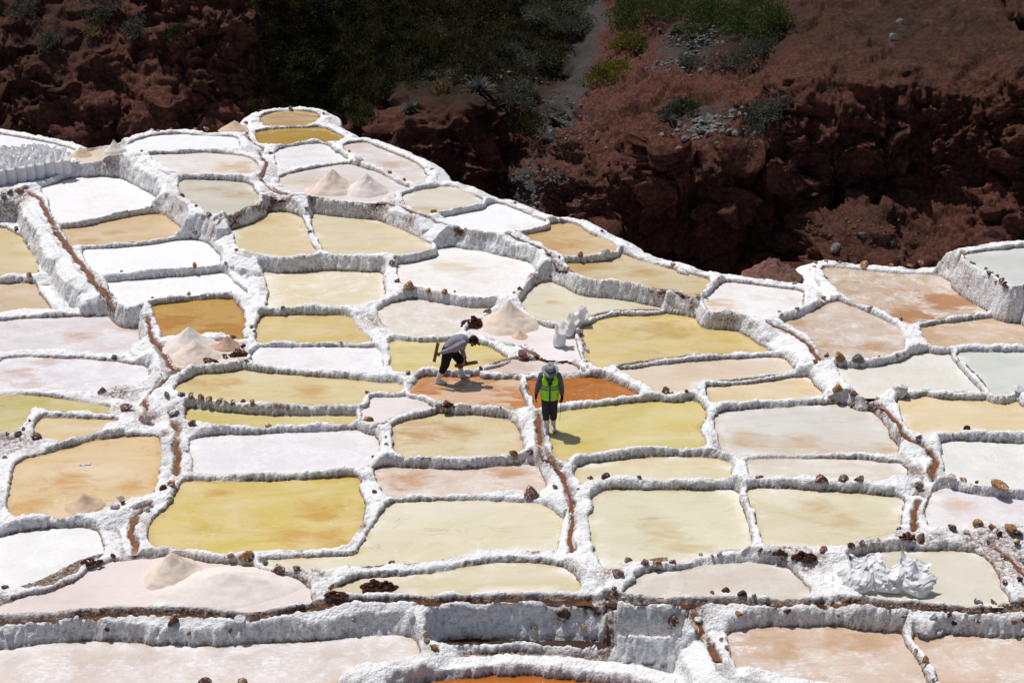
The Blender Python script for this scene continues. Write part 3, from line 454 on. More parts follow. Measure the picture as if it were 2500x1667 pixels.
def water_mat(name, base, blot, crust, kind):
    t = NT(name); ca, cb = srgb(base), srgb(blot); lum = sum(ca)/3
    def soft(c_, k_): g_ = .3*c_[0]+.59*c_[1]+.11*c_[2]; return tuple(x*(1-k_)+g_*k_ for x in c_)
    cb = tuple(.65*x+.35*y for x, y in zip(cb, ca)) if lum > .35 else cb; wm = (1.0, .985, .98) if lum < .7 else (1, .99, .985); ca, cb = tuple(x*y for x, y in zip(ca, wm)), tuple(x*y for x, y in zip(soft(cb, .08 if lum > .3 else 0), wm))
    off = random.random()*50; p0 = t.pos((1, 1.0, 1)); mp = t.n('Mapping'); t.l(p0, mp.inputs['Vector']); mp.inputs['Location'].default_value = (off, off*.7, 0)
    p = mp.outputs[0]; mpx = t.n('Mapping'); t.l(p, mpx.inputs['Vector']); mpx.inputs['Scale'].default_value = (.55, 1.1, 1)
    big = t.noise(mpx.outputs[0], .75, 5, .58, .9); med = t.noise(mpx.outputs[0], 2.6, 6, .62, .7); fine = t.noise(p, 30, 3)
    c = t.mix(t.ramp(big, .47, .68, 0, .65), ca, cb)
    c = t.mix(t.ramp(med, .54, .7, 0, .4), c, cb)
    lift = tuple(min(.85, x*1.10+.02) for x in ca)
    c = t.mix(t.ramp(t.noise(p, .5, 4, .5, .5), .45, .7, 0, .55), c, lift)
    if kind == 'w':
        if crust < .05:                                          # thin scum lines
            ln = t.math('ABSOLUTE', t.math('SUBTRACT', t.noise(mpx.outputs[0], 1.1, 5, .6, 1.2), .5))
            c = t.mix(t.math('MULTIPLY', t.ramp(ln, 0, .012, .5, 0), t.ramp(big, .45, .6)), c, tuple(x*.55 for x in cb))
        edge = t.ramp(t.math('ADD', t.attr('edge'), t.ramp(med, .3, .7, -.06, .06)), .02, .12, .5, 0)
        deep = tuple(x*y for x, y in zip(cb, (.92, .78, .52)))
        if lum < .62: c = t.mix(edge, c, deep)
    if crust > 0:
        th = .60-.34*crust
        wmask = t.ramp(t.noise(p, 1.5, 6, .66, .4), th, th+.16, 0, .5+.45*crust)
        spk = t.ramp(t.noise(mpx.outputs[0], 15, 6, .72), .50-.1*crust, .62, 0, .9)
        c = t.mix(t.math('MULTIPLY', wmask, t.math('ADD', spk, .12+.4*crust)), c, (.79, .79, .81))
    c = t.mix(t.ramp(fine, .35, .75, 0, .10), c, tuple(x*.7 for x in ca))
    ms = t.n('Mapping'); t.l(p, ms.inputs['Vector']); ms.inputs['Scale'].default_value = (.35, 1, 1)
    c = t.mix(t.math('MULTIPLY', t.ramp(t.noise(ms.outputs[0], 19, 3, .6), .62, .70, 0, .55), t.ramp(t.noise(p, .9, 4), .42, .62)), c, (.80, .80, .81))
    c = t.mix(t.ramp(t.noise(ms.outputs[0], 11, 3, .6), .66, .72, 0, .30), c, tuple(x*.62 for x in cb))
    if kind == 'w' and lum > .3: c = t.mix(t.ramp(t.noise(mpx.outputs[0], .9, 7, .62, .6), .38, .72, 0, .5), c, tuple(.45*x+.55*y for x, y in zip(ca, (.84, .83, .79))))
    c = t.mix(t.ramp(t.math('ADD', t.attr('blot'), t.ramp(med, .3, .7, -.5, .5)), .28, 1.1 if lum > .35 else .6, 0, .9 if lum > .35 else .95), c, tuple(x*y for x, y in zip(cb, (.93, .88, .78) if lum > .35 else (1, 1, 1))))
    if kind == 'w' and lum > .45: c = t.mix(t.math('MULTIPLY', t.ramp(t.attr('edge'), .0, .35, 1, 0), t.ramp(t.noise(p, 1.3, 5, .6), .48, .66, 0, .8)), c, (.82, .82, .83))
    rough = .8 if kind == 'd' else ((.18 if lum > .35 else .08) if crust < .2 else t.ramp(t.noise(p, 12, 4), .4, .6, .35, .75))
    hb = t.noise(p, 6 if crust < .2 and kind == 'w' else 28, 5, .6)
    t.bump(hb, .06 if (crust < .2 and kind == 'w') else .4, .02)
    return t.set(c, rough, .28 if kind == 'w' else .2)

ROCKS = []
for k in range(7):
    bm = bmesh.new(); bmesh.ops.create_icosphere(bm, subdivisions=2, radius=1.0); r = random.Random(k+40)
    pl = [(Vector((r.gauss(0, 1), r.gauss(0, 1), r.gauss(0, .8))).normalized(), r.uniform(.42, .85)) for _ in range(12)]
    for v in bm.verts:
        v.co *= 1+.10*r.uniform(-1, 1)
        for n, dd in pl:
            e = v.co.dot(n)-dd
            if e > 0: v.co -= n*e
    me = bpy.data.meshes.new('stone'); bm.to_mesh(me); bm.free(); ROCKS.append(me)
def stone_mat(name, col):
    t = NT(name); p = t.pos(); f = t.noise(p, 26, 6, .65); c = t.mix(t.ramp(f, .35, .68), tuple(x*.5 for x in col), tuple(min(1, x*1.5) for x in col))
    c = t.mix(t.ramp(t.noise(p, 15, 5, .6), .56, .64, 0, .9), c, (.78, .77, .78)); t.bump(f, .7, .03); return t.set(c, .9, .2)
STONE_M = {'o': stone_mat('ochre_stone', (.30, .155, .055)), 'b': stone_mat('dark_brown_stone', (.10, .045, .028)),
           'g': stone_mat('grey_stone', (.13, .125, .12)), 'r': stone_mat('red_brown_stone', (.20, .095, .07)),
           'w': stone_mat('salt_coated_stone', (.62, .61, .62)), 'p': stone_mat('pale_pink_stone', (.50, .38, .34))}
ROCK_MESH = {(k, m): None for k in range(7) for m in STONE_M}
for k, m in ROCK_MESH:
    me = ROCKS[k].copy(); me.materials.append(STONE_M[m]); ROCK_MESH[(k, m)] = me

SPOTS = """F 1350,1270,.75 F 1600,1260,.5 N 1200,930,.45 N 1000,1120,.5 N 1250,1140,.5 N 430,790,.25 J 560,20,.5 J 200,230,.45 N 1900,680,.5 N 1750,730,.4 G 100,1110,.4 I 100,560,.6 I 450,580,.6 I 1150,610,.35 A 1800,520,.8 A 1880,560,.5
A 1650,690,.35 A 1830,740,.4 C 1330,790,.7 C 1780,830,.5 C 1100,620,.9 C 900,540,.6 D 450,770,.6 B 1650,850,.5 B 1430,510,.6 H 1650,560,.7 H 1300,660,.6 H 650,900,.55 H 1050,900,.5 H 450,730,.5 E 1300,430,.5 E 1750,500,.6 E 600,530,.5 E 1000,480,.35 E 130,820,.4 E 330,720,.4 E 250,920,.35
F 1700,1000,.8 F 1450,1010,.4 F 2000,870,.4 M 600,230,.5 M 820,330,.5 L 1300,420,.5 L 1500,520,.5 A 870,1030,.35 A 700,1090,.4 C 350,790,.7 C 1950,1270,.7 F 1950,740,.5 C 1080,1060,.22 C 1850,1100,.4 B 400,900,.4 B 750,640,.6 E 1650,900,.6 F 500,950,.5 J 1000,60,.3 D 250,1250,.4 M 300,1300,.6 M 900,1250,.6 I 1700,1040,.4"""
SPOTS = [(hit_tile(a_, *map(float, b_.split(',')[:2])), float(b_.split(',')[2])) for a_, b_ in zip(SPOTS.split()[::2], SPOTS.split()[1::2])]
def blots(x, y):
    r = np.zeros(len(x))
    for h_, rd in SPOTS:
        if h_ is not None: r = np.maximum(r, np.exp(-(((x-h_[0])/rd/1.25)**2+((y-h_[1])/rd)**2)))
    return r
pond_objs = []
order = np.argsort(face_own, kind='stable'); bounds = np.searchsorted(face_own[order], np.arange(-1, len(PONDS)+1))
for i, (key, z, spec, base, blot, crust, kind, label) in enumerate(PONDS):
    q = plans[i]; ctr = (float(q[:, 0].mean()), float(q[:, 1].mean()), z)
    root = empty('salt_pond' if kind == 'w' else ('salt_pad' if key != 'trench' else 'trench'), ctr)
    tag(root, label, 'salt pond' if kind == 'w' else ('salt pad' if key != 'trench' else 'trench'), 'terraced salt ponds' if kind == 'w' else 'dry salt pads')
    pond_objs.append(root)
    fs = order[bounds[i+1]:bounds[i+2]]
    if len(fs):
        tf = TF[fs]; uq, inv = np.unique(tf, return_inverse=True)
        me = mesh_np('salt_wall', TV[uq]-np.array(ctr), inv.reshape(-1, 4), True, {'stain': stain_v[uq], 'wet': wet_shade_v[uq], 'dirt': dirt_v[uq], 'steep': steep_v[uq]})
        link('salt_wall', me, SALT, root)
    w = windows[i]
    if w is None: continue
    a, b, c, e, d = w; st = 3
    ds = d[::st, ::st]; m = ds < 0.0
    cell = m[:-1, :-1] | m[1:, :-1] | m[:-1, 1:] | m[1:, 1:]
    ci, cj = np.nonzero(cell)
    if len(ci) == 0: continue
    vi = np.full(ds.shape, -1, np.int32); us = np.zeros(ds.shape, bool)
    for da, db in ((0, 0), (1, 0), (0, 1), (1, 1)): us[ci+da, cj+db] = True
    pi, pj = np.nonzero(us); vi[pi, pj] = np.arange(len(pi))
    wx = gx[c]+CELL*st*pj; wy = gy[a]+CELL*st*pi
    wz = np.zeros(len(pi))
    if kind == 'd': wz = 0.03*fbm(wx/.5, wy/.5, wx*0, 3, 90)
    V = np.stack([wx-ctr[0], wy-ctr[1], wz], 1)
    FF = np.stack([vi[ci, cj], vi[ci, cj+1], vi[ci+1, cj+1], vi[ci+1, cj]], 1)
    me = mesh_np('water', V, FF, True, {'edge': np.clip(-ds[pi, pj], 0, 1), 'blot': blots(wx, wy)})
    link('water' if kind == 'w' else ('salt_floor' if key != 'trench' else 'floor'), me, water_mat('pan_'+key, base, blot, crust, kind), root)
# outer bank where the terraces fall away (not owned by any pan is left to the ground)
# rills
t = NT('rill_water'); p = t.pos(); c = t.mix(t.ramp(t.noise(p, 9, 5), .3, .7), (.26, .085, .02), (.10, .035, .012))
t.bump(t.noise(p, 25, 3), .3, .01); RILL = t.set(c, .35, .4)
t = NT('dark_rill_water'); p = t.pos(); c = t.mix(t.ramp(t.noise(p, 3, 5), .4, .66), (.035, .014, .008), (.16, .06, .018)); RILLD = t.set(c, .3, .4)
RL = {'main': 'long dark brown channel running across the bottom terrace', 'leftwall': 'rusty rill down the crest of the tall left wall', 'leftmid': 'thin rusty rill winding left of the three salt piles',
      'leftlow': 'orange rill beside the wide white crusted pond', 'leftend': 'orange rill between icy white pond and deep yellow pond', 'centre': 'rusty rill running past the feet of the worker in green vest',
      'rightmid': 'orange rill curving left of the plain cream yellow pond', 'rightlow': 'short orange rill left of the pinkish white pond', 'rightup': 'rusty rill left of the fan shaped brown pond',
      'crest': 'thin dark rill along the crest above the round white pond', 'top': 'thin rill winding below the two top ponds', 'saddle': 'thin dark rill above the two cream ponds', 'corner': 'rusty rill at the right edge beside loose boulders',
      'pad': 'thin rill around the dry pink pad', 'groove': 'straight brown groove sloping down at the bottom', 'notch': 'dark wet notch in the high wall at bottom centre'}
for key, wd, c in rills:
    depth = {'main': 0.12, 'notch': 0.12}.get(key, 0.03+0.15*wd)
    tg = np.gradient(c[:, :2], axis=0); tg /= np.linalg.norm(tg, axis=1, keepdims=True)+1e-9; nn = np.stack([-tg[:, 1], tg[:, 0]], 1)
    hw = wd*.46*(1+.5*vnoise(np.arange(len(c))/4., np.zeros(len(c)), np.zeros(len(c)), 3))
    zz = c[:, 2]-depth
    L = np.column_stack([c[:, :2]+nn*hw[:, None], zz]); R_ = np.column_stack([c[:, :2]-nn*hw[:, None], zz]); n = len(c)
    V = np.concatenate([L, R_]); FF = np.stack([np.arange(n-1), np.arange(1, n), n+np.arange(1, n), n+np.arange(n-1)], 1)
    o = link('rill', mesh_np('rill', V, FF), RILLD if key in ('main', 'notch', 'crest', 'saddle') else RILL); tag(o, RL[key], 'rill', 'rills feeding the ponds'); o['kind'] = 'structure'
# stones lying on walls and rims
nst = 0
for line in STONES.strip().splitlines():
    tk = line.split(); tile = tk[0]
    for s in tk[1:]:
        x, y, w, m = s.split(','); x, y, w = float(x), float(y), float(w)
        if w < 10 or (w < 52 and m in 'brg' and random.random() < .4): continue
        hp = hit_tile(tile, x, y+w*.12)
        if hp is None: continue
        dist = math.hypot(hp[1], CAM_H-hp[2]); size = w/3.1357*dist/FPX*.46
        io = int((hp[1]-Y0)/CELL); jo = int((hp[0]-X0)/CELL); ow = int(OWN[io, jo]); ow = max(ow, 0)
        root = pond_objs[ow]; k = random.randrange(7)
        o = link('stone', ROCK_MESH[(k, m)], None, root, (hp[0]-root.location.x, hp[1]-root.location.y, hp[2]-root.location.z+size*.18),
                 (random.uniform(-.4, .4), random.uniform(-.4, .4), random.uniform(0, 6.3)), (size*random.uniform(1.0, 1.35), size*random.uniform(.7, 1.1), size*random.uniform(.55, .95)))
        nst += 1
# ground far below and around
me = mesh_np('ground', [(-400, -300, -3.1), (400, -300, -3.1), (400, 500, -3.1), (-400, 500, -3.1)], [(0, 1, 2, 3)])
SOIL = simple('red_soil', (.11, .05, .035), .95, .1, .4, 2.5, .6, .05)
tag(link('ground', me, SOIL), kind='structure')

# ---------------------------------------------------------------- the far side of the ravine: crag, scrub slope, scree gully
CTRL = [  # picture column, row, distance along the ground
 (-300,330,60),(-300,150,62),(-300,0,64.5),(-300,-150,68),
 (0,340,60.2),(0,260,60.9),(0,150,62.4),(0,60,63.6),(0,0,64.6),(0,-150,68),
 (120,300,60.4),(140,200,61.2),(120,100,62.8),(100,0,64.8),(200,340,59.6),(260,260,60.3),(250,120,62.6),(250,0,65),
 (380,350,58.8),(400,250,60.6),(400,150,62.4),(350,60,64.4),(380,0,65.4),(400,-150,69),
 (540,320,60.5),(540,250,61.8),(540,150,62.2),(540,80,62.8),(540,0,63.6),(540,-150,67),
 (650,300,61.6),(650,200,62.4),(650,100,62.9),(650,0,63.8),(650,-150,68),
 (800,300,61.5),(800,200,63.0),(800,100,64.6),(800,0,66.6),(800,-150,71),
 (950,330,58.6),(950,260,60.8),(950,160,63.2),(950,60,65.4),(950,-150,71.5),
 (1050,430,56.4),(1050,330,57.2),(1060,250,58.2),(1060,200,61.4),(1060,100,64.2),(1060,0,67.2),(1060,-150,72.5),
 (1150,460,56.2),(1160,350,56.8),(1160,250,57.6),(1160,190,60.8),(1160,90,64.4),(1160,-20,68.2),
 (1250,480,57.0),(1260,380,58.2),(1260,260,59.8),(1260,150,63.2),(1260,50,66.6),(1260,-150,73.5),
 (1330,520,53.4),(1320,440,54.6),(1340,380,56.4),(1360,300,58.6),(1380,200,61.6),(1420,100,64.8),(1460,0,68.6),(1480,-150,74),
 (1390,520,49.4),(1390,420,50.4),(1400,330,52.4),(1440,260,54.8),(1490,180,58.0),(1540,100,61.2),(1600,0,64.6),(1600,-150,70),
 (1480,560,47.4),(1480,420,48.5),(1500,330,50.2),(1540,260,52.8),(1580,160,56.4),
 (1620,640,47.0),(1620,580,46.9),(1620,480,46.2),(1640,350,46.4),(1650,290,49.6),(1660,215,51.6),(1680,180,53.0),(1700,100,56.4),(1720,0,60.5),(1720,-150,67),
 (1780,640,46.0),(1780,520,45.0),(1800,350,45.2),(1800,290,48.6),(1810,215,50.4),(1840,160,51.4),(1860,60,55.2),(1880,-150,64),
 (1940,640,44.6),(1940,560,45.4),(1940,420,45.2),(1940,270,45.9),(1940,200,47.2),(1980,100,51.2),(2000,0,54.8),(2020,-150,61),
 (2000,640,41.9),(2020,570,42.8),(2030,520,43.9),(2040,480,46.2),(2080,400,45.8),(2090,280,46.0),(2100,190,47.0),(2110,90,51.4),(2120,0,54.6),(2130,-150,60),
 (2120,640,41.9),(2130,570,42.6),(2140,520,43.8),(2150,470,46.3),(2200,380,46.0),(2200,260,46.2),(2210,170,47.0),(2230,70,51.2),(2240,-20,54.2),
 (2260,640,42.6),(2270,560,44.0),(2290,440,45.6),(2310,320,45.6),(2330,200,46.2),(2350,90,49.6),(2360,0,52.2),(2370,-150,57),
 (2420,620,42.0),(2420,520,43.2),(2430,420,44.3),(2450,300,44.7),(2460,180,45.3),(2480,60,49.6),(2500,-150,56),
 (-420,450,59.2),(-420,760,58.6),(0,450,59.4),(0,600,59.1),(0,760,58.8),(300,450,58.6),(300,600,58.3),(300,760,58),(600,420,60),(600,600,59.6),(600,760,59.4),(850,420,59.6),(850,600,59.2),(850,760,59),(1050,600,55.9),(1050,760,55.6),(1220,620,55.6),(1220,760,55.2),(1350,640,51.5),(1350,760,51),(1480,700,46.9),(1480,760,46.8),(1650,760,46.5),(1800,760,45.4),(1950,760,43.5),(2150,760,41.6),(2400,760,41.6),(2800,760,41.2),(2940,400,42.5),(2940,-150,54.5),(-420,0,64.5),(-420,-150,68),
 (2800,600,41.5),(2800,400,43.2),(2800,200,45),(2800,0,50),(2800,-150,55)]
CT = np.array(CTRL, float); cu, cv = CT[:, 0]/300, CT[:, 1]/300
def tps(r): return np.where(r > 1e-9, r*r*np.log(r+1e-9), 0)*0.35 + r*0.65
R = np.hypot(cu[:, None]-cu[None], cv[:, None]-cv[None]); nC = len(CT)
A = np.zeros((nC+3, nC+3)); A[:nC, :nC] = tps(R) + np.eye(nC)*0.01; A[:nC, nC] = 1; A[:nC, nC+1] = cu; A[:nC, nC+2] = cv; A[nC:, :nC] = A[:nC, nC:].T
sol = np.linalg.solve(A, np.concatenate([CT[:, 2], [0, 0, 0]]))
def cliff_base(u, v):
    u = np.asarray(u, float); v = np.asarray(v, float); out = np.zeros(u.shape); uu, vv = u/300, v/300
    for k in range(nC): out += sol[k]*tps(np.hypot(uu-cu[k], vv-cv[k]))
    Y = out+sol[nC]+sol[nC+1]*uu+sol[nC+2]*vv
    rx, rz = ray(u, v); return np.stack([rx*Y, Y, CAM_H+rz*Y], -1)
def gauss(u, v, cu_, cv_, su, sv): return np.exp(-((u-cu_)/su)**2-((v-cv_)/sv)**2)
uu = np.arange(-420, 2941, 4.2); vv = np.arange(-170, 760, 4.2)
UU, VV = np.meshgrid(uu, vv[::-1]); CB = cliff_base(UU, VV); cx, cy, cz = CB[..., 0], CB[..., 1], CB[..., 2]
tu = np.gradient(CB, axis=1); tv = np.gradient(CB, axis=0); CN = np.cross(tu, tv); CN /= np.linalg.norm(CN, axis=-1, keepdims=True)+1e-9
CN *= np.sign(-CN[..., 1:2]+1e-6)
veg = np.clip(gauss(UU, VV, 950, 100, 330, 190)+gauss(UU, VV, 1250, 130, 170, 150)*.8+gauss(UU, VV, 1780, 60, 200, 110)*.8, 0, 1)
scree = np.clip(gauss(UU, VV, 1415, 140, 45, 130)+gauss(UU, VV, 1350, 300, 55, 70)+gauss(UU, VV, 1300, 470, 70, 60)+.8*gauss(UU, VV, 1455, 20, 40, 80)+.7*gauss(UU, VV, 1730, 300, 110, 45)+.7*gauss(UU, VV, 1680, 130, 90, 60), 0, 1)
brown = np.clip(gauss(UU, VV, 2250, 60, 420, 150)+gauss(UU, VV, 130, 60, 140, 160)*.6+gauss(UU, VV, 2100, 560, 130, 60)*.7, 0, 1)
smooth_k = 1-.6*np.clip(veg+scree, 0, 1)-.35*brown
big = fbm(cx/2.2, cy/2.2, cz/1.6, 3, 101); lumps = 0.6-worley(cx/1.15, cy/1.15, cz/0.95, 103); lum2 = 0.6-worley(cx/.46, cy/.46, cz/.4, 107)
ridg = 1-np.abs(fbm(cx/1.4, cy/1.4, cz/3.2, 4, 111))*2.2; fine = fbm(cx/.22, cy/.22, cz/.22, 3, 113); grit = fbm(cx/.09, cy/.09, cz/.09, 2, 119)
fac1 = facets(cx/1.3+.3*big, cy/1.3, cz/1.0, 131); fac2 = facets(cx/.5, cy/.5, cz/.42, 141); fac3 = facets(cx/.21, cy/.21, cz/.18, 151)
ridg2 = 1-np.abs(fbm(cx/.9, cy/.9, cz/4.5, 3, 161))*2.4
strata = np.abs(((cz+.25*cx*.3+.5*big) / .55) % 1-.5)*2
dsp = smooth_k*(0.55*big+0.62*fac1+0.20*lumps+0.30*ridg+0.38*ridg2*(1-.6*brown)+.10*strata)+(0.25+.75*smooth_k)*(1-.45*brown)*(0.26*fac2+.08*lum2)+(1-.75*brown)*((.4+.6*smooth_k)*.2*fac3+0.13*fine)+(1-.5*brown)*0.085*grit
att = np.clip((CN[..., 2]-.45)/.3, 0, 1); dsp = dsp*(1-.45*att)-att*(1-.75*brown)*(.6*(.26*fac2+.13*fac3)*smooth_k)
dsp *= np.clip((UU+500)/200, .2, 1)
CPT = CB + CN*dsp[..., None]
nv, nu = UU.shape; idx = np.arange(nv*nu).reshape(nv, nu)
FF = np.stack([idx[:-1, :-1], idx[:-1, 1:], idx[1:, 1:], idx[1:, :-1]], -1).reshape(-1, 4)
t = NT('cliff_rock'); p = t.pos(); n1 = t.noise(p, 1.1, 6, .6); n2 = t.noise(p, 7, 5, .65); n3 = t.noise(p, 34, 3, .7)
red = t.mix(t.ramp(n1, .35, .65), (.15, .054, .036), (.075, .034, .025)); red = t.mix(t.ramp(n2, .45, .66, 0, .85), red, (.29, .12, .085))
br = t.mix(t.ramp(n2, .35, .7), (.06, .034, .025), (.125, .062, .042)); gr = t.mix(t.ramp(n2, .35, .7), (.075, .066, .062), (.15, .14, .135))
br = t.mix(t.ramp(t.noise(p, 3.2, 7, .7, .5), .46, .64, 0, .75), br, (.028, .018, .014)); br = t.mix(t.ramp(t.noise(p, 1.7, 6, .65), .56, .7, 0, .8), br, (.21, .09, .06)); c = t.mix(t.attr('brown'), red, br); c = t.mix(t.ramp(t.math('ADD', t.attr('scree'), t.ramp(t.noise(p, 2.2, 6, .7), .3, .7, -.5, .5)), .35, .65), c, gr)
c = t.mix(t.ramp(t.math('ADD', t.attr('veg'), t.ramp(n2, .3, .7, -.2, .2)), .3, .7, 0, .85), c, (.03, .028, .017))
c = t.mix(t.ramp(n3, .58, .72, 0, .6), c, (.25, .17, .145)); c = t.mix(t.ramp(t.noise(p, 11, 6, .8), .55, .7, 0, .7), c, (.022, .013, .011))
t.bump(t.math('ADD', t.noise(p, 18, 6, .7), t.math('MULTIPLY', t.noise(p, 55, 4, .75), .6)), 1.0, .14)
ROCK = t.set(c, .95, .12)
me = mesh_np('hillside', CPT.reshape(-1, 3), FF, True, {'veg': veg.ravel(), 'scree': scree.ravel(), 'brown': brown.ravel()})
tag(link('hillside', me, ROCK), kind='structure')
from mathutils.bvhtree import BVHTree
CLIFF_T = BVHTree.FromPolygons([tuple(x) for x in CPT[::2, ::2].reshape(-1, 3)], [tuple(f) for f in (lambda q: np.stack([q[:-1, :-1], q[:-1, 1:], q[1:, 1:], q[1:, :-1]], -1).reshape(-1, 4))(np.arange(CPT[::2, ::2].shape[0]*CPT[::2, ::2].shape[1]).reshape(CPT[::2, ::2].shape[:2]))])
def cliff_hit(u, v):
    rx, rz = ray(u, v); d = Vector((float(rx), 1.0, float(rz))).normalized()
    loc, nor, _, _ = CLIFF_T.ray_cast(Vector((0, 0, CAM_H)), d)
    if loc is None: return None
    if nor.y > 0: nor = -nor
    return loc, nor

# ---------------------------------------------------------------- scrub
def leaf_mat(name, ca, cb, tip=None):
    t = NT(name); gi = t.n('ObjectInfo'); p = t.pos(); f = t.noise(p, 1.3, 4); f2 = t.noise(p, 22, 2)
    c = t.mix(t.ramp(f, .35, .65), ca, cb); c = t.mix(t.ramp(f2, .6, .75, 0, .5), c, tip or tuple(min(1, x*2.2) for x in cb)); t.set(c, .8, .12)
    tr = t.n('BsdfTranslucent'); t.l(c, tr.inputs['Color']); mx = t.n('MixShader'); mx.inputs[0].default_value = .25
    out = t.t.nodes['Material Output']; t.l(t.b.outputs[0], mx.inputs[1]); t.l(tr.outputs[0], mx.inputs[2]); t.l(mx.outputs[0], out.inputs['Surface']); return t.m
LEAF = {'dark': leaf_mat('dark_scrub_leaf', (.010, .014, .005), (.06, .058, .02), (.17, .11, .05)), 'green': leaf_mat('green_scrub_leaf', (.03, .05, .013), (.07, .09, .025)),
        'olive': leaf_mat('yellow_green_leaf', (.11, .105, .02), (.17, .15, .035)), 'grey': leaf_mat('grey_green_leaf', (.055, .06, .04), (.13, .13, .10)), 'agave': leaf_mat('agave_leaf', (.05, .055, .045), (.15, .155, .14)),
        'straw': leaf_mat('dry_grass_blade', (.15, .11, .045), (.22, .16, .07))}
TWIG = simple('twig', (.07, .055, .042), .9, .1)
def leaf_quads(P0, D, L, W, N=None):    # pointed two-triangle leaves
    n = len(P0); D = D/np.linalg.norm(D, axis=1, keepdims=True)
    r = rng.normal(size=(n, 3)); S = np.cross(D, r); S /= np.linalg.norm(S, axis=1, keepdims=True)+1e-9
    L = np.broadcast_to(L, (n,))[:, None]; W = np.broadcast_to(W, (n,))[:, None]
    V = np.stack([P0, P0+D*L*.5+S*W*.5, P0+D*L, P0+D*L*.5-S*W*.5], 1).reshape(-1, 3)
    return V, np.arange(4*n).reshape(-1, 4)
def shrub_mesh(R, Hh, nl, L, W, seed, clumps=14):
    r = np.random.default_rng(seed)
    c = r.normal(size=(clumps, 3)); c /= np.linalg.norm(c, axis=1, keepdims=True); c[:, 2] = np.abs(c[:, 2]); rad = r.uniform(.35, 1.0, (clumps, 1))
    c = c*rad*np.array([R, R, Hh]); k = r.integers(0, clumps, nl); off = r.normal(size=(nl, 3)); off /= np.linalg.norm(off, axis=1, keepdims=True)
    P0 = c[k]+off*r.uniform(.3, 1, (nl, 1))*np.array([R*.38, R*.38, Hh*.33]); P0[:, 2] = np.abs(P0[:, 2])
    D = off+c[k]/(R+.01)*.6+np.array([0, 0, .5])+.5*r.normal(size=(nl, 3))
    V, F_ = leaf_quads(P0, D, L*r.uniform(.6, 1.3, nl), W*r.uniform(.7, 1.2, nl))
    sv, sf = [], []
    for q in c:                                                      # stems
        b = len(sv); w = .012
        for (pt, ww) in ((np.zeros(3), w*1.6), (q*.55+np.array([0, 0, -.02]), w), (q, w*.4)):
            for a in range(3): sv.append(pt+ww*np.array([math.cos(a*2.1), math.sin(a*2.1), 0]))
        for s in (0, 3):
            for a in range(3): sf.append((b+s+a, b+s+(a+1) % 3, b+s+3+(a+1) % 3, b+s+3+a))
    return V, F_, np.array(sv), np.array(sf)
def shrub(u, v, R, Hh, nl, kind, label, L=.12, W=.055, group='shrubs on the hillside', name='shrub', cat='shrub'):
    h = cliff_hit(u, v)
    if h is None: return
    loc, nor = h; V, F_, sv, sf = shrub_mesh(R, Hh, nl, L, W, int(u*7+v))
    root = empty(name, loc-nor*.05); up = (nor*.6+Vector((0, 0, 1))).normalized(); root.rotation_euler = up.to_track_quat('Z', 'Y').to_euler()
    tag(root, label, cat, group)
    link('foliage', mesh_np('foliage', V, F_, False), LEAF[kind], root); link('stems', mesh_np('stems', sv, sf), TWIG, root)
for a in [(1480, 190, 1.0, .7, 2600, 'olive', 'yellow green bush on the scree left of the red crag'),
          (1580, 45, 1.7, 1.2, 4500, 'green', 'dark green bush at the top edge left of the rubble patch'),
          (1540, 120, 1.1, .9, 2600, 'olive', 'olive bush just above the yellow green bush'),
          (1740, 50, 2.0, 1.3, 6500, 'green', 'large green bush at the top edge above the red crag'),
          (1880, 85, 1.6, 1.2, 4500, 'green', 'green bush right of the large top bush, beside bare brown slope'),
          (1820, 140, 1.4, .8, 3000, 'grey', 'grey scrub below the large top bush'),
          (1690, 165, .7, .5, 800, 'grey', 'grey scrub beside the upper pale rubble patch'),
          (1650, 285, .95, .5, 2000, 'grey', 'grey thorny scrub on the crag ledge left of the pale rocks'),
          (1870, 295, 1.15, .6, 2600, 'grey', 'grey thorny scrub on the crag ledge right of the pale rocks'),
          (1680, 260, .6, .4, 600, 'green', 'small green bush on the crag ledge'),
          (1345, 50, 1.7, 1.1, 4200, 'grey', 'grey green bush at the top of the scree gully'),
          (1290, 140, 1.6, 1.0, 4000, 'grey', 'grey green bush left of the scree gully'),
          (1265, 240, 1.2, .8, 2600, 'grey', 'grey scrub above the shaded gully mouth'),
          (1290, 330, 1.0, .9, 1500, 'dark', 'dark bush hanging in the shaded gully mouth'),
          (1400, 25, 1.1, .8, 2000, 'green', 'green bush at the top edge left of the gully'),
          (800, 280, .9, .6, 1300, 'green', 'green bush right behind the small round top pond'),
          (880, 300, .7, .5, 900, 'green', 'low green bush right of the small round top pond'),
          (740, 160, .9, .7, 1200, 'green', 'green bush on the dark slope above the small round top pond'),
          (250, 30, 1.0, .7, 1300, 'grey', 'grey green bush at the top of the left crag'),
          (330, 80, .8, .5, 900, 'grey', 'grey scrub on the shoulder of the left crag'),
          (120, 105, .7, .5, 800, 'grey', 'grey scrub on the left crag beside the light path'),
          (60, 30, .9, .7, 1000, 'grey', 'grey scrub in the top left corner'),
          (230, 75, .8, .45, 900, 'straw', 'tuft of dry straw grass on the left crag'),
          (420, 90, .8, .5, 900, 'dark', 'dark low bush above the left crag boulders'),
          (1080, 225, .45, .5, 500, 'straw', 'tuft of dry golden grass on the dark spur'),
          (1770, 345, .45, .3, 350, 'straw', 'tuft of golden grass on the lip of the crag ledge')]:
    shrub(*a)
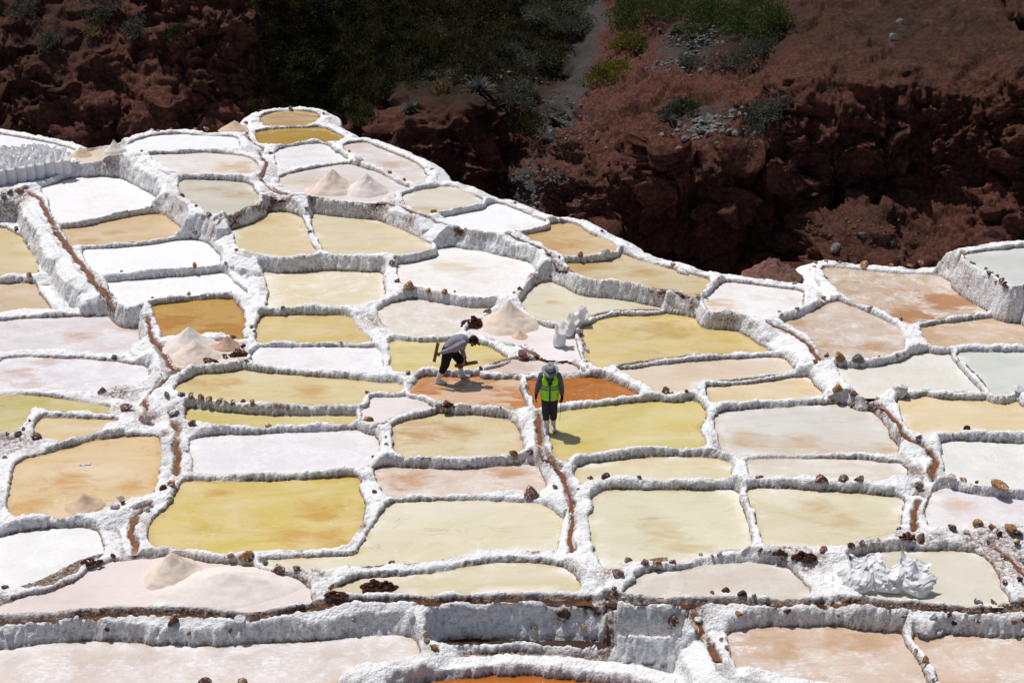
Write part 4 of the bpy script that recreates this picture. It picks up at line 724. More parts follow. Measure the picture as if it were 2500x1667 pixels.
def agave(u, v, R, label, n=95):
    h = cliff_hit(u, v)
    if h is None: return
    loc, nor = h; r = np.random.default_rng(int(u)); root = empty('agave_plant', loc); tag(root, label, 'agave', 'spiky rosettes on the hillside')
    root.rotation_euler = (nor*.7+Vector((0, 0, 1))).normalized().to_track_quat('Z', 'Y').to_euler()
    Vs, Fs = [], []
    for k in range(n):
        a = k*2.4; el = .12+1.25*(k/n); d = np.array([math.cos(a)*math.cos(el), math.sin(a)*math.cos(el), math.sin(el)]); s = np.array([-math.sin(a), math.cos(a), 0]); L = R*r.uniform(.75, 1.1); w = .026
        b = len(Vs)
        for f, ww in ((0, w), (.4, w), (.75, w*.6), (1.0, .003)):
            q = d*L*f-np.array([0, 0, 1])*L*.22*f*f
            Vs += [q+s*ww, q+np.array([0, 0, -.02*(1-f)]), q-s*ww]
        for j in range(3):
            for i2 in range(2): Fs.append((b+3*j+i2, b+3*j+i2+1, b+3*j+i2+4, b+3*j+i2+3))
    link('leaves', mesh_np('leaves', Vs, Fs), LEAF['agave'], root)
for a in [(1168, 222, .95, 'largest spiky grey rosette on top of the dark spur'), (1000, 268, .65, 'small spiky rosette low on the dark spur, left'), (1050, 195, .6, 'spiky rosette behind the top of the dark spur'),
          (345, 45, .35, 'small pale spiky rosette on the left crag'), (1650, 80, .45, 'spiky rosette beside the upper pale rubble'), (860, 250, .55, 'spiky rosette beyond the small round top pond'), (1630, 300, .5, 'spiky rosette on the crag ledge')]:
    agave(*a)
# the continuous dark scrub on the shaded slope
PV, PF, nb = [], [], 0; rs = np.random.default_rng(5)
for k in range(1500):
    u, v = rs.uniform(620, 1400), rs.uniform(-90, 310)
    if rs.random() > np.exp(-((u-990)/370)**4-((v-90)/200)**4): continue
    if v > 250+(u-700)*-.1 and u > 930: continue
    h = cliff_hit(u, v)
    if h is None: continue
    loc, nor = h; V, F_, sv, sf = shrub_mesh(rs.uniform(.35, .7), rs.uniform(.3, .65), 110, .13, .055, k, 7)
    M = np.array((nor*.9+Vector((0, 0, 1))).normalized().to_track_quat('Z', 'Y').to_matrix())
    PV.append(V@M.T+np.array(loc)); PF.append(F_+nb); nb += len(V)
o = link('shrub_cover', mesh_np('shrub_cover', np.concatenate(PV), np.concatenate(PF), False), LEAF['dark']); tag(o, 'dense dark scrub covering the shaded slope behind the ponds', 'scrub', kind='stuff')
# rubble: loose grey stones
def rubble(cu_, cv_, su, sv, n, smin_, smax, mats, label):
    ico = bmesh.new(); bmesh.ops.create_icosphere(ico, subdivisions=1, radius=1); bv = np.array([v.co[:] for v in ico.verts]); bf = np.array([[v.index for v in f.verts] for f in ico.faces]); ico.free()
    Vs, Fs, b = [], [], 0
    for k in range(n):
        h = cliff_hit(cu_+su*rs.normal(), cv_+sv*rs.normal())
        if h is None: continue
        s = smin_*(smax/smin_)**(rs.random()**2.2); q = bv*rs.uniform(.7, 1.2, (len(bv), 1))*s*np.array([1.1, .9, .7]); a = rs.uniform(0, 6.3); ca, sa = math.cos(a), math.sin(a)
        q = q@np.array([[ca, -sa, 0], [sa, ca, 0], [0, 0, 1]]).T+np.array(h[0]); Vs.append(q); Fs.append(bf+b); b += len(bv)
    o = link('rubble', mesh_np('rubble', np.concatenate(Vs), np.concatenate(Fs), False), mats); tag(o, label, 'rubble', kind='stuff')
PALE = simple('pale_grey_rock', (.14, .136, .13), .9, .15, .35, 14, .5, .02); GREY = simple('dark_grey_scree', (.14, .13, .125), .9, .15, .4, 14, .5, .02); REDR = simple('red_rubble', (.16, .07, .05), .95, .1, .4, 14, .5, .02)
rubble(1695, 95, 38, 22, 260, .035, .16, PALE, 'upper patch of pale grey stones between the bushes above the crag')
rubble(1640, 160, 40, 12, 160, .03, .12, PALE, 'narrow patch of pale stones on the crag shoulder')
rubble(1740, 312, 60, 17, 260, .035, .2, PALE, 'pale grey rocks on the ledge of the red crag')
rubble(1325, 460, 55, 32, 900, .02, .09, GREY, 'dark grey scree at the mouth of the gully')
rubble(1360, 290, 40, 60, 500, .02, .09, GREY, 'grey scree on the slope of the gully')
rubble(1180, 190, 60, 22, 120, .03, .16, GREY, 'grey stones on top of the dark spur')
rubble(2080, 570, 80, 30, 420, .015, .07, REDR, 'small red stones strewn on the sunlit mound')
rubble(1600, 390, 110, 50, 260, .02, .09, REDR, 'red rubble on the face of the crag')
for (u, v, s, m, lb) in [(1738, 292, .34, PALE, 'largest pale boulder on the ledge of the red crag'), (1800, 285, .3, PALE, 'pale boulder right of the largest one on the crag ledge'), (1105, 182, .34, PALE, 'pale boulder beside the spiky rosette on the dark spur'),
                     (1140, 195, .3, PALE, 'second pale boulder on the dark spur'), (1462, 335, .3, REDR, 'reddish boulder low on the crag edge'), (1660, 368, .22, REDR, 'reddish stone under the crag ledge'), (1350, 330, .34, GREY, 'grey boulder at the shaded foot of the red crag'),
                     (2195, 55, .22, PALE, 'pale stone high on the bare brown slope'), (2180, 98, .28, GREY, 'blue grey rock on the bare brown slope'), (2105, 575, .2, GREY, 'grey boulder on the sunlit mound'), (2180, 600, .34, STONE_M['b'], 'dark boulder at the foot of the sunlit mound'), (2040, 610, .26, GREY, 'grey rock low on the left of the sunlit mound')]:
    h = cliff_hit(u, v)
    if h is None: continue
    me = ROCKS[int(u) % 7].copy(); me.materials.append(m)
    o = link('boulder', me, None, None, h[0], (.3, .2, u), (s*1.1, s*.9, s*.8)); tag(o, lb, 'boulder', 'boulders on the hillside')

# ---------------------------------------------------------------- salt piles
def pile_mat(name, ca, cb):
    t = NT(name); p = t.pos(); c = t.mix(t.ramp(t.noise(p, 5, 5, .6), .35, .65), ca, cb); c = t.mix(t.ramp(t.noise(p, 45, 3, .7), .5, .8, 0, .4), c, tuple(x*.72 for x in cb))
    t.bump(t.math('ADD', t.noise(p, 30, 6, .8), t.noise(p, 9, 5, .7)), .45, .02); return t.set(c, .9, .15)
PILE = {'p': pile_mat('pink_salt_heap', srgb((238, 222, 208), .9), srgb((226, 204, 188), .9)), 'w': pile_mat('white_salt_heap', srgb((240, 231, 224), .88), srgb((230, 218, 209), .88)),
        't': pile_mat('tan_salt_heap', srgb((224, 198, 172), .9), srgb((208, 178, 152), .9)), 'b': pile_mat('brown_salt_heap', srgb((208, 176, 154), .9), srgb((186, 150, 130), .9))}
def pile(t_, x, y, r, h, m, label, sharp=1.0, name='salt_pile', cat='salt pile', sx=1.0, group='heaped salt piles', rough=1.0, sy=1.0):
    c = hit_tile(t_, x, y)
    if c is None: print('no hit', label); return
    n = 46; nr = 22; a = np.arange(n)/n*2*math.pi; rr = np.linspace(0, 1, nr)**.9; A_, R_ = np.meshgrid(a, rr)
    seed = int(x+y); px, py = np.cos(A_)*R_, np.sin(A_)*R_
    wob = 1+.13*fbm(np.cos(A_)*1.3+seed, np.sin(A_)*1.3, R_*0, 2, seed)
    prof = np.clip(1-np.sqrt(R_**2+.012/sharp)+.11/math.sqrt(sharp)*(1-R_), 0, 1)**1.28
    skirt = np.clip((R_-.8)/.2, 0, 1)
    hz = h*(prof/prof.max()) + rough*h*.05*fbm(px*3+seed, py*3, R_*0, 4, seed+3)*(1-skirt) + rough*.045*h*fbm(px*9+seed, py*9, R_*0, 3, seed+9)*(1-skirt)
    hz = hz*(1-.25*R_*(1-R_)*2) + rough*.05*h*np.maximum(0, facets(px*4+seed, py*4, R_*0, seed))*(1-skirt) - .05*skirt
    r = r*1.18
    V = np.stack([px*r*sx*wob, py*r*sy*wob, hz], -1).reshape(-1, 3); idx = np.arange(n*nr).reshape(nr, n)
    FF = np.stack([idx[:-1], np.roll(idx[:-1], -1, 1), np.roll(idx[1:], -1, 1), idx[1:]], -1).reshape(-1, 4)
    o = link(name, mesh_np(name, V, FF), PILE[m] if isinstance(m, str) else m, None, (c[0], c[1], c[2]-.01)); tag(o, label, cat, group); return o
pile('C', 760, 1235, .80, .72, 'p', 'tall pointed pinkish salt cone in the centre of the terraces', 3)
pile('C', 845, 1325, .24, .2, 't', 'tiny tan salt cone at the foot of the tall central cone', 3)
pile('B', 985, 700, .80, .74, 'p', 'pinkish left one of the twin salt piles near the top', 2)
pile('B', 1240, 715, .72, .68, 'w', 'cream white right one of the twin salt piles near the top', 1)
pile('B', 840, 705, .34, .2, 'p', 'low pinkish heap left of the twin salt piles', 1)
pile('B', 1410, 775, .24, .16, 'w', 'tiny cream heap right of the twin salt piles', 1)
pile('E', 1455, 605, .66, .52, 'w', 'rounded pale salt pile behind the front one, left of centre', .5)
pile('E', 1500, 690, .62, .48, 'p', 'front pinkish salt pile of the three left of centre', 1.2)
pile('E', 1745, 620, .36, .34, 'b', 'small brown salt pile right of the two pale piles', 1)
pile('J', 650, 212, .42, .32, 't', 'tan salt pile at the near side of the cream pond with cracks', .6)
pile('J', 1330, 735, .58, .52, 'p', 'pointed pinkish brown salt pile on the long dry pad', 1.5)
pile('J', 1760, 835, 1.2, .34, 'w', 'broad low white salt heap on the long dry pad', .4, sx=1.15, sy=.62)
pile('A', 622, 440, .4, .34, 't', 'tan lump of salt beside the crowd of sacks', .4)
pile('A', 880, 405, .38, .42, 'w', 'pale pointed salt cone near the crowd of sacks', 3)
pile('A', 1800, 235, .5, .34, 't', 'smooth tan boulder on the back rim left of the top ponds', .3, 'boulder', 'boulder', 1.1, 'boulders on the rim')
CLOD = simple('dark_red_soil', (.085, .034, .024), .95, .1, .6, 18, 1.0, .05)
def clods(t_, x, y, w, h, label, n=44, m=None, seed=1, kind='soil_heap'):
    c = hit_tile(t_, x, y)
    if c is None: return
    dist = math.hypot(c[1], CAM_H-c[2]); W = w/3.1357*dist/FPX*.5; r = np.random.default_rng(seed)
    ico = bmesh.new(); bmesh.ops.create_icosphere(ico, subdivisions=2, radius=1); bv = np.array([v.co[:] for v in ico.verts]); bf = np.array([[v.index for v in f.verts] for f in ico.faces]); ico.free()
    Vs, Fs, b = [], [], 0
    for k in range(n):
        a, q = r.uniform(0, 6.3), math.sqrt(r.random()); s = W*r.uniform(.07, .24)
        V = bv*(1+.35*vnoise(bv[:, 0]*2+k*3, bv[:, 1]*2, bv[:, 2]*2, k))[:, None]*s*np.array([1.15, .9, .75])
        V += np.array([math.cos(a)*q*W, math.sin(a)*q*W*.55, h*(1-q)*r.uniform(.3, 1)]); Vs.append(V); Fs.append(bf+b); b += len(bv)
    o = link(kind, mesh_np(kind, np.concatenate(Vs), np.concatenate(Fs), False), m or CLOD, None, tuple(c)); tag(o, label, 'soil heap', 'heaps of red soil and clods')
clods('C', 485, 1240, 170, .3, 'dark red soil heap against the left of the tall central cone', 60, seed=2)
clods('M', 350, 580, 150, .12, 'left of two dark red soil patches on the salt slope', 50, seed=3); clods('M', 515, 610, 170, .18, 'right of two dark red soil patches on the salt slope', 60, seed=4)
clods('K', 1020, 850, 250, .3, 'dark soil clods with broken slabs beside the crescent cream pond', 60, seed=5)
clods('K', 690, 900, 170, .1, 'low strip of dark soil at the tip of the crescent cream pond', 44, seed=6)
clods('E', 1830, 680, 150, .16, 'dark soil clods right of the three salt piles', 44, seed=7); clods('E', 1610, 735, 120, .1, 'dark soil at the foot of the front salt pile', 34, seed=8)
clods('J', 700, 650, 150, .1, 'rusty dry soil at the corner of the icy white pond', 40, seed=9); clods('B', 560, 790, 110, .03, 'rusty soil on the saddle above the two cream ponds', 34, seed=10)
clods('F', 1555, 1080, 110, .14, 'dark crumbly lump between the orange pond and the tan cloud pond', 34, seed=11); clods('I', 1300, 1290, 120, .12, 'brown broken clods at the lower end of the short orange rill', 34, seed=12)
REDH = simple('red_grey_heap', (.20, .105, .085), .95, .1, .5, 14, 1.0, .05)
pile('D', 890, 532, .72, .5, REDH, 'reddish rock heap behind the white pond on the ridge', .4, 'rock_heap', 'rock heap', 1.1, 'rock heaps', 4.0)

# ---------------------------------------------------------------- sacks
t = NT('woven_plastic'); p = t.pos(); c = t.mix(t.ramp(t.noise(p, 9, 4), .35, .7), (.90, .90, .92), (.84, .835, .85)); t.bump(t.noise(p, 14, 5, .6), .25, .015); t.set(c, .6, .3)
tr = t.n('BsdfTranslucent'); t.l(c, tr.inputs['Color']); mx = t.n('MixShader'); mx.inputs[0].default_value = .2; out = t.t.nodes['Material Output']
t.l(t.b.outputs[0], mx.inputs[1]); t.l(tr.outputs[0], mx.inputs[2]); t.l(mx.outputs[0], out.inputs['Surface']); SACK = t.m
FILM = SACK.copy(); FILM.name = 'thin_plastic_film'; FILM.node_tree.nodes[[n_.name for n_ in FILM.node_tree.nodes if n_.type == 'MIX_SHADER'][0]].inputs[0].default_value = .55
CRUMP = SACK.copy(); CRUMP.name = 'empty_sack_plastic'; CRUMP.node_tree.nodes[[n_.name for n_ in CRUMP.node_tree.nodes if n_.type == 'MIX_SHADER'][0]].inputs[0].default_value = .72
def sack_meshes(seed, r=.21, h=.56, collar=.26, crumple=1.0, cr=.03):
    n = 28; a = np.arange(n)/n*2*math.pi; rs_ = np.random.default_rng(seed)
    body = [(0, .05), (.0, .62), (.02, .82), (.08, .97), (.22, 1.06), (.45, 1.1), (.68, 1.06), (.88, .97), (1.0, .9)]
    def ring(z, k, jag=0., sq=1.0):
        rr = r*k*(1+.05*np.sin(2*a+seed)+.04*vnoise(np.cos(a)*2+seed, np.sin(a)*2, np.full(n, z*4), seed))
        cx_ = np.sign(np.cos(a))*np.abs(np.cos(a))**.85*rr*1.05; sy = np.sign(np.sin(a))*np.abs(np.sin(a))**.85*rr*.85
        zz = np.full(n, z)+jag
        return np.stack([cx_, sy, zz], 1)
    rings = [ring(z*h, k) for z, k in body]
    def loft(rs2):
        V = np.concatenate(rs2); idx = np.arange(len(rs2)*n).reshape(len(rs2), n)
        FF = np.stack([idx[:-1], np.roll(idx[:-1], -1, 1), np.roll(idx[1:], -1, 1), idx[1:]], -1).reshape(-1, 4); return V, FF
    Vb, Fb = loft(rings)
    top = [ring(h*.985, .9)]
    for k in range(1, 7):
        f = k/6; amp = crumple*.10*f
        jag = amp*vnoise(a/ (2*math.pi)*n*.33, np.full(n, k*.7), np.full(n, seed*1.7), seed+k)*1.1
        w = .9+.22*f+crumple*.38*f*vnoise(np.cos(a)*2.4+seed, np.sin(a)*2.4, np.full(n, f*2.0), seed+20)
        top.append(ring(h+collar*f, w, jag))
    Vt, Ft = loft(top)
    # loose fill seen through the open mouth
    fill = [ring(h*.97, .88), ring(h*1.02, .6), ring(h*1.05, .25), ring(h*1.06, .02)]; Vf, Ff = loft(fill)
    Vb = Vb*(1+cr*facets(Vb[:, 0]*9+seed, Vb[:, 1]*9, Vb[:, 2]*7, seed)[:, None]*np.array([1, 1, .0])); return mesh_np('body', Vb, Fb, cr < .1), mesh_np('collar', Vt, Ft, False), mesh_np('salt_fill', Vf, Ff)
SM = [sack_meshes(s, .205, .58, .25, 1.9) for s in range(6)]
for s in SM:
    s[0].materials.append(SACK); s[1].materials.append(FILM); s[2].materials.append(PILE['w'])
def sack(loc, rot, label, k=0, sc=1.0, group='filled white sacks', meshes=None):
    root = empty('salt_sack', loc); root.rotation_euler = rot; root.scale = (sc, sc, sc); tag(root, label, 'sack', group)
    m = meshes or SM[k % 6]
    link('body', m[0], SACK, root); link('collar', m[1], FILM, root); link('salt_fill', m[2], PILE['w'], root); return root
fa = hit(6, 452); fb = hit(161, 411); zf = PONDS[[p_[0] for p_ in PONDS].index('sackpan')][1]
fa[2] = fb[2] = zf; dv = fb-fa; stepv = dv/7; back = np.array([-dv[1], dv[0], 0]); back /= np.linalg.norm(back)
ordn = ['first', 'second', 'third', 'fourth', 'fifth', 'sixth', 'seventh', 'eighth']
for r_ in range(5):
    for k in range(-1, 8):
        pt = fa+stepv*(k-.25*r_)+back*.43*r_+np.array([random.uniform(-.03, .03), random.uniform(-.03, .03), 0])
        lb = ('rightmost filled sack in the front row of the crowd' if k == 7 else f'filled white sack, {ordn[7-k]} from the right in the front row' if k >= 0 else 'filled white sack cut by the left edge, front row') if r_ == 0 else f'filled white sack packed in the {ordn[r_]} row back, {ordn[7-k] if k >= 0 else "ninth"} from the right'
        sack((pt[0], pt[1], zf), (random.uniform(-.05, .05), random.uniform(-.05, .05), random.uniform(-.4, .4)), lb, random.randrange(6), .92, 'filled white sacks crowded at the left edge')
BIG = [sack_meshes(11+s, .22, .54, .26, 1.3, .09) for s in range(3)]
c1 = hit_tile('C', 1140, 1395); c2 = hit_tile('C', 1195, 1325); c3 = hit_tile('C', 1240, 1262)
sack(tuple(c1), (.0, .12, .2), 'front upright one of three white sacks leaning by the large yellow pond', meshes=BIG[0], group='three sacks by the half round pond', sc=.72)
sack(tuple(c2+np.array([0, 0, .03])), (-.15, .55, .4), 'middle crumpled one of three white sacks leaning by the large yellow pond', meshes=BIG[1], group='three sacks by the half round pond', sc=.72)
sack(tuple(c3+np.array([-.02, 0, .05])), (-.1, .9, .35), 'rearmost open mouthed one of three leaning white sacks', meshes=BIG[2], group='three sacks by the half round pond', sc=.72)
def crumpled(seed, ears):                  # a half-empty bag: bulging foot, flat creased upper part with pointed corners, leaning back
    nu_, nv_ = 11, 13; U, T = np.meshgrid(np.linspace(-1, 1, nu_), np.linspace(0, 1, nv_)); sheets = []
    for sd in (1, -1):
        rim = (1-np.abs(U)**3)*(1-.0*T); bulge = (.17*(1-T)**.7*np.sin(np.clip(T*5, 0, math.pi/2))+.022*np.sin(T*3.1))*rim
        x = U*(.27+.05*T); z = T*.62+.10*np.abs(U)**2*T**2+.05*np.sin(U*5+seed)*T**2
        y = -sd*bulge
        cr = facets(x*6+seed, T*4, y*0+.3*sd, seed); cr2 = facets(x*13+seed, T*9, y*0, seed+4)
        y = y-(.075*cr+.028*cr2)*np.clip(T*2.2, 0, 1)*np.where(np.abs(U) < .99, 1, .9); z = z+.05*cr*T; x = x+.05*cr*T
        lean = .25+.75*T; y = y+.30*T**1.2*lean; z = z*(1-.22*T)
        sheets.append(np.stack([x, y, z], -1))
    sheets[1][:, 0] = sheets[0][:, 0]; sheets[1][:, -1] = sheets[0][:, -1]; sheets[1][0] = sheets[0][0]
    V = np.concatenate([q.reshape(-1, 3) for q in sheets]); idx = np.arange(nu_*nv_).reshape(nv_, nu_); f1 = np.stack([idx[:-1, :-1], idx[:-1, 1:], idx[1:, 1:], idx[1:, :-1]], -1).reshape(-1, 4)
    return mesh_np('body', V, np.concatenate([f1, f1[:, ::-1]+nu_*nv_]), False)
for k, (x, y, rz_, ears, lb) in enumerate([(965, 880, .2, [(-.5, 0, .9), (.6, .2, .8)], 'leftmost front one of the crumpled white sacks at lower right'), (1150, 880, .6, [(-.2, 0, 1), (.7, -.2, .6)], 'middle front one of the crumpled white sacks at lower right'), (1330, 895, -.2, [(.8, 0, .7), (-.3, .2, .9)], 'rightmost front one of the crumpled white sacks at lower right'),
                                 (1015, 800, 1.2, [(.1, 0, 1), (-.7, 0, .7)], 'rear left one of the crumpled white sacks at lower right'), (1290, 815, .1, [(.75, 0, .75), (-.2, 0, 1)], 'rear right one of the crumpled white sacks at lower right')]):
    c = hit_tile('M', x, y); root = empty('salt_sack', tuple(c), rz_); tag(root, lb, 'sack', 'crumpled sacks at lower right'); link('body', crumpled(60+k, ears), SACK, root); root.rotation_euler = (0, (-.35, .05, .45, -.1, .35)[k], (.15, -.1, -.25, .1, -.2)[k]); root.scale = (.95, .95, .9)
# plastic scrap floating in a pond
c = hit_tile('E', 655, 1522); n = 9; V = [((k/8-.5)*.26, s*.03+.008*math.sin(k*1.7), .012+.012*math.sin(k*2.3+s)) for s in (-1, 1) for k in range(n)]
me = mesh_np('plastic_scrap', V, [(k, k+1, n+k+1, n+k) for k in range(n-1)]); t = NT('blue_white_film'); ck = t.n('TexChecker'); ck.inputs['Scale'].default_value = 9; t.l(t.pos(), ck.inputs['Vector']); ck.inputs['Color1'].default_value = (.75, .8, .9, 1); ck.inputs['Color2'].default_value = (.12, .2, .55, 1); t.set(ck.outputs[0], .4, .4)
sm = me; o = link('plastic_scrap', me, t.m, None, tuple(c), (0, 0, .25)); so = o.modifiers.new('thick', 'SOLIDIFY'); so.thickness = .004; tag(o, 'small blue and white plastic scrap floating in a cream pond', 'scrap')

# ---------------------------------------------------------------- the two workers
def capsule(p0, r0, p1, r1, flat=None, seg=14):          # closed tapered tube with round ends; flat = (axis, factor)
    p0, p1 = np.array(p0, float), np.array(p1, float); d = p1-p0; L = np.linalg.norm(d); d = d/L if L > 1e-6 else np.array([0, 0, 1.])
    x = np.cross(d, [0, 1, 0] if abs(d[1]) < .9 else [1, 0, 0]); x /= np.linalg.norm(x); y = np.cross(d, x)
    prof = [(-r0, 0)]+[(-r0*math.cos(b), r0*math.sin(b)) for b in (.5, 1.05, 1.57)]+[(L+r1*math.sin(b), r1*math.cos(b)) for b in (0, .52, 1.05)]+[(L+r1, 0)]
    V = []; a = np.arange(seg)/seg*2*math.pi
    for tt, r in prof:
        r = max(r, 1e-4); V.append(p0+d*tt+np.outer(np.cos(a)*r, x)+np.outer(np.sin(a)*r, y))
    V = np.concatenate(V); m = len(prof); idx = np.arange(m*seg).reshape(m, seg)
    FF = [list(f) for f in np.stack([idx[:-1], np.roll(idx[:-1], -1, 1), np.roll(idx[1:], -1, 1), idx[1:]], -1).reshape(-1, 4)]
    FF += [list(idx[0][::-1]), list(idx[-1])]
    if flat is not None:
        ax = np.array(flat[0], float); ax /= np.linalg.norm(ax); c = (p0+p1)/2
        V = V+np.outer((V-c)@ax, ax)*(flat[1]-1)
    return V, FF
def blob(name, parts, mat, parent, voxel=.011, smooth=4, wrinkle=0.0):
    Vs, Fs, b = [], [], 0
    for q in parts:
        V, FF = capsule(*q) if not (isinstance(q, tuple) and isinstance(q[0], np.ndarray) and q[0].ndim == 2) else q
        Vs.append(V); Fs += [[i+b for i in f] for f in FF]; b += len(V)
    me = bpy.data.meshes.new(name); me.from_pydata([tuple(v) for v in np.concatenate(Vs)], [], Fs); me.update()
    bm = bmesh.new(); bm.from_mesh(me); bmesh.ops.recalc_face_normals(bm, faces=bm.faces[:]); bm.to_mesh(me); bm.free()
    tmp = bpy.data.objects.new('tmp', me); COL.objects.link(tmp)
    m = tmp.modifiers.new('r', 'REMESH'); m.mode = 'VOXEL'; m.voxel_size = voxel
    s = tmp.modifiers.new('s', 'SMOOTH'); s.iterations = smooth; s.factor = .5
    dg = bpy.context.evaluated_depsgraph_get(); me2 = bpy.data.meshes.new_from_object(tmp.evaluated_get(dg)); bpy.data.objects.remove(tmp); bpy.data.meshes.remove(me); me2.name = name
    n = len(me2.vertices); co = np.empty(n*3, np.float32); me2.vertices.foreach_get('co', co); co = co.reshape(-1, 3).astype(float)
    if wrinkle:
        nr = np.empty(n*3, np.float32); me2.vertices.foreach_get('normal', nr); nr = nr.reshape(-1, 3)
        co = co+nr*(wrinkle*(fbm(co[:, 0]*14, co[:, 1]*14, co[:, 2]*22, 3, 5)+.5*vnoise(co[:, 0]*30, co[:, 1]*30, co[:, 2]*12, 8)))[:, None]; me2.vertices.foreach_set('co', co.astype(np.float32).ravel())
    me2.polygons.foreach_set('use_smooth', np.ones(len(me2.polygons), bool)); me2.update(); me2.materials.clear(); me2.materials.append(mat)
    return link(name, me2, mat, parent)
SKIN = simple('weathered_skin', (.17, .075, .042), .55, .35, .15, 25)
def cloth(name, col, rough=.85): return simple(name, col, rough, .15, .18, 20, .3, .01)
def hand_parts(wr, d, nrm, side, grip=False, s=1.0):     # palm and five fingers; d = pointing direction, nrm = back of the hand
    wr, d, nrm = np.array(wr, float), np.array(d, float), np.array(nrm, float); d /= np.linalg.norm(d); nrm -= d*(nrm@d); nrm /= np.linalg.norm(nrm); lat = np.cross(d, nrm)*side
    P_ = [(wr, .026*s, wr+d*.05*s, .03*s), (wr+d*.045*s-lat*.022*s, .018*s, wr+d*.09*s-lat*.03*s, .014*s), (wr+d*.045*s+lat*.02*s, .018*s, wr+d*.09*s+lat*.028*s, .014*s)]
    for k, (o, L) in enumerate(((-.032, .062), (-.011, .075), (.010, .08), (.031, .07))):
        b = wr+d*.09*s+lat*o*s; c = 1.25 if grip else .35
        m = b+(d*math.cos(c*.6)-nrm*math.sin(c*.6))*L*.5*s; e = m+(d*math.cos(c*1.7)-nrm*math.sin(c*1.7))*L*.5*s
        P_ += [(b, .0105*s, m, .0098*s), (m, .0098*s, e, .0085*s)]
    b = wr+d*.03*s+lat*.03*s; m = b+(d*.6+lat*.7-nrm*(.5 if grip else .1))*.042*s; e = m+(d*.8+lat*.1-nrm*(.7 if grip else .2))*.035*s
    return P_+[(b, .014*s, m, .0125*s), (m, .0125*s, e, .010*s)]
def head_parts(c, f, up):                                # c = centre, f = facing, up
    c, f, up = np.array(c, float), np.array(f, float), np.array(up, float); f /= np.linalg.norm(f); up -= f*(up@f); up /= np.linalg.norm(up); s = np.cross(f, up)
    P_ = [(c+up*.03-f*.015, .088, c+up*.02+f*.012, .082), (c-up*.04+f*.03, .062, c-up*.085+f*.045, .038), (c+f*.088-up*.0, .012, c+f*.112-up*.035, .016), (c+f*.078+up*.018-s*.03, .018, c+f*.078+up*.018+s*.03, .018),
          (c+f*.078-up*.058-s*.018, .012, c+f*.078-up*.058+s*.018, .012), (c+s*.082, .02, c+s*.088-up*.035, .014), (c-s*.082, .02, c-s*.088-up*.035, .014)]
    return P_
EYE = simple('eye_dark', (.02, .012, .01), .3, .5, .1)
def eyes(c, f, up, parent):
    c, f, up = np.array(c, float), np.array(f, float), np.array(up, float); f /= np.linalg.norm(f); up -= f*(up@f); up /= np.linalg.norm(up); s = np.cross(f, up)
    for sd in (-1, 1):
        q = c+f*.083-up*.004+s*sd*.031; V, FF = capsule(q-s*.008, .008, q+s*.008, .008); me = bpy.data.meshes.new('eye'); me.from_pydata([tuple(v) for v in V], [], FF); link('eye', me, EYE, parent)
def boot(name, ankle, toe_dir, top, mat, parent, voxel=.011):
    a, td, tp = np.array(ankle, float), np.array(toe_dir, float), np.array(top, float)
    heel = np.array([a[0], a[1], a[2]-.065])-td*.035
    P_ = [(a, .058, tp, .072), (heel, .045, heel+td*.17, .048, ((0, 0, 1), .95)), (heel+td*.15, .05, heel+td*.235, .036, ((0, 0, 1), .8)), (a+td*.01, .056, heel+td*.12+np.array([0, 0, .015]), .05)]
    o = blob(name, P_, mat, parent, voxel, 3)
    sl = [(heel+np.array([0, 0, -.035]), .047, heel+td*.235+np.array([0, 0, -.035]), .043, ((0, 0, 1), .35))]
    blob('sole', sl, SOLE, o, voxel, 1); return o
SOLE = simple('boot_sole', (.30, .28, .25), .8, .2); BOOT = simple('white_rubber', (.66, .66, .68), .4, .4, .08, 10)
# --- worker bending over the orange pond, facing right
zo = PONDS[[p_[0] for p_ in PONDS].index('orangeleft')][1]
rx, rz = ray(1062, 936); Yw = (zo-CAM_H)/rz
W = empty('person', (float(rx*Yw), float(Yw)+.12, zo-.005)); W.scale = (1.05, 1.1, 1.05); tag(W, 'bent worker in grey shirt, black trousers, cap and white boots holding two wooden boards', 'person', 'workers on the salt terraces')
hipR, hipL = (.33, -.09, .84), (.36, .10, .85); kR, kL = (.25, -.12, .49), (.60, .22, .47); aR, aL = (.07, -.12, .10), (.62, .25, .10)
chest = (.66, .0, 1.06); shR, shL = (.70, -.17, 1.06), (.71, .17, 1.03); elR, elL = (.41, -.27, .96), (.66, .20, .74); haR, haL = (.15, -.22, .85), (.735, .10, .52)
hd = (.93, -.01, 1.06); hf = (.72, -.12, -.62); hu = (.62, 0, .72)
body = [(hipR, .1, hipL, .1), ((.37, 0, .88), .13, (.52, 0, 1.03), .14, ((0, 1, 0), 1.15)), ((.52, 0, 1.03), .14, chest, .14, ((0, 1, 0), 1.15)), (chest, .09, (.80, 0, 1.07), .06), ((.78, 0, 1.06), .052, (.89, 0, 1.05), .052),
        (hipR, .09, kR, .06), (kR, .06, aR, .045), (hipL, .09, kL, .06), (kL, .06, aL, .045), (aR, .045, (.16, -.12, .04), .035), (aL, .045, (.72, .25, .04), .035),
        (shR, .055, elR, .042), (elR, .04, haR, .027), (shL, .055, elL, .042), (elL, .04, haL, .027)]
body += hand_parts(haR, (-.75, .0, -.35), (0, -1, .1), -1, True, 1.05)+hand_parts(haL, (.25, -.15, -.9), (.2, -1, .2), 1, True, 1.05)+head_parts(hd, hf, hu)
wb = blob('body', body, SKIN, W, .0085, 3); eyes(hd, hf, hu, wb)
GREY_SH = cloth('grey_shirt', (.23, .22, .26)); BLK = cloth('black_trousers', (.012, .012, .014)); DARKCAP = cloth('dark_cap', (.02, .014, .014))
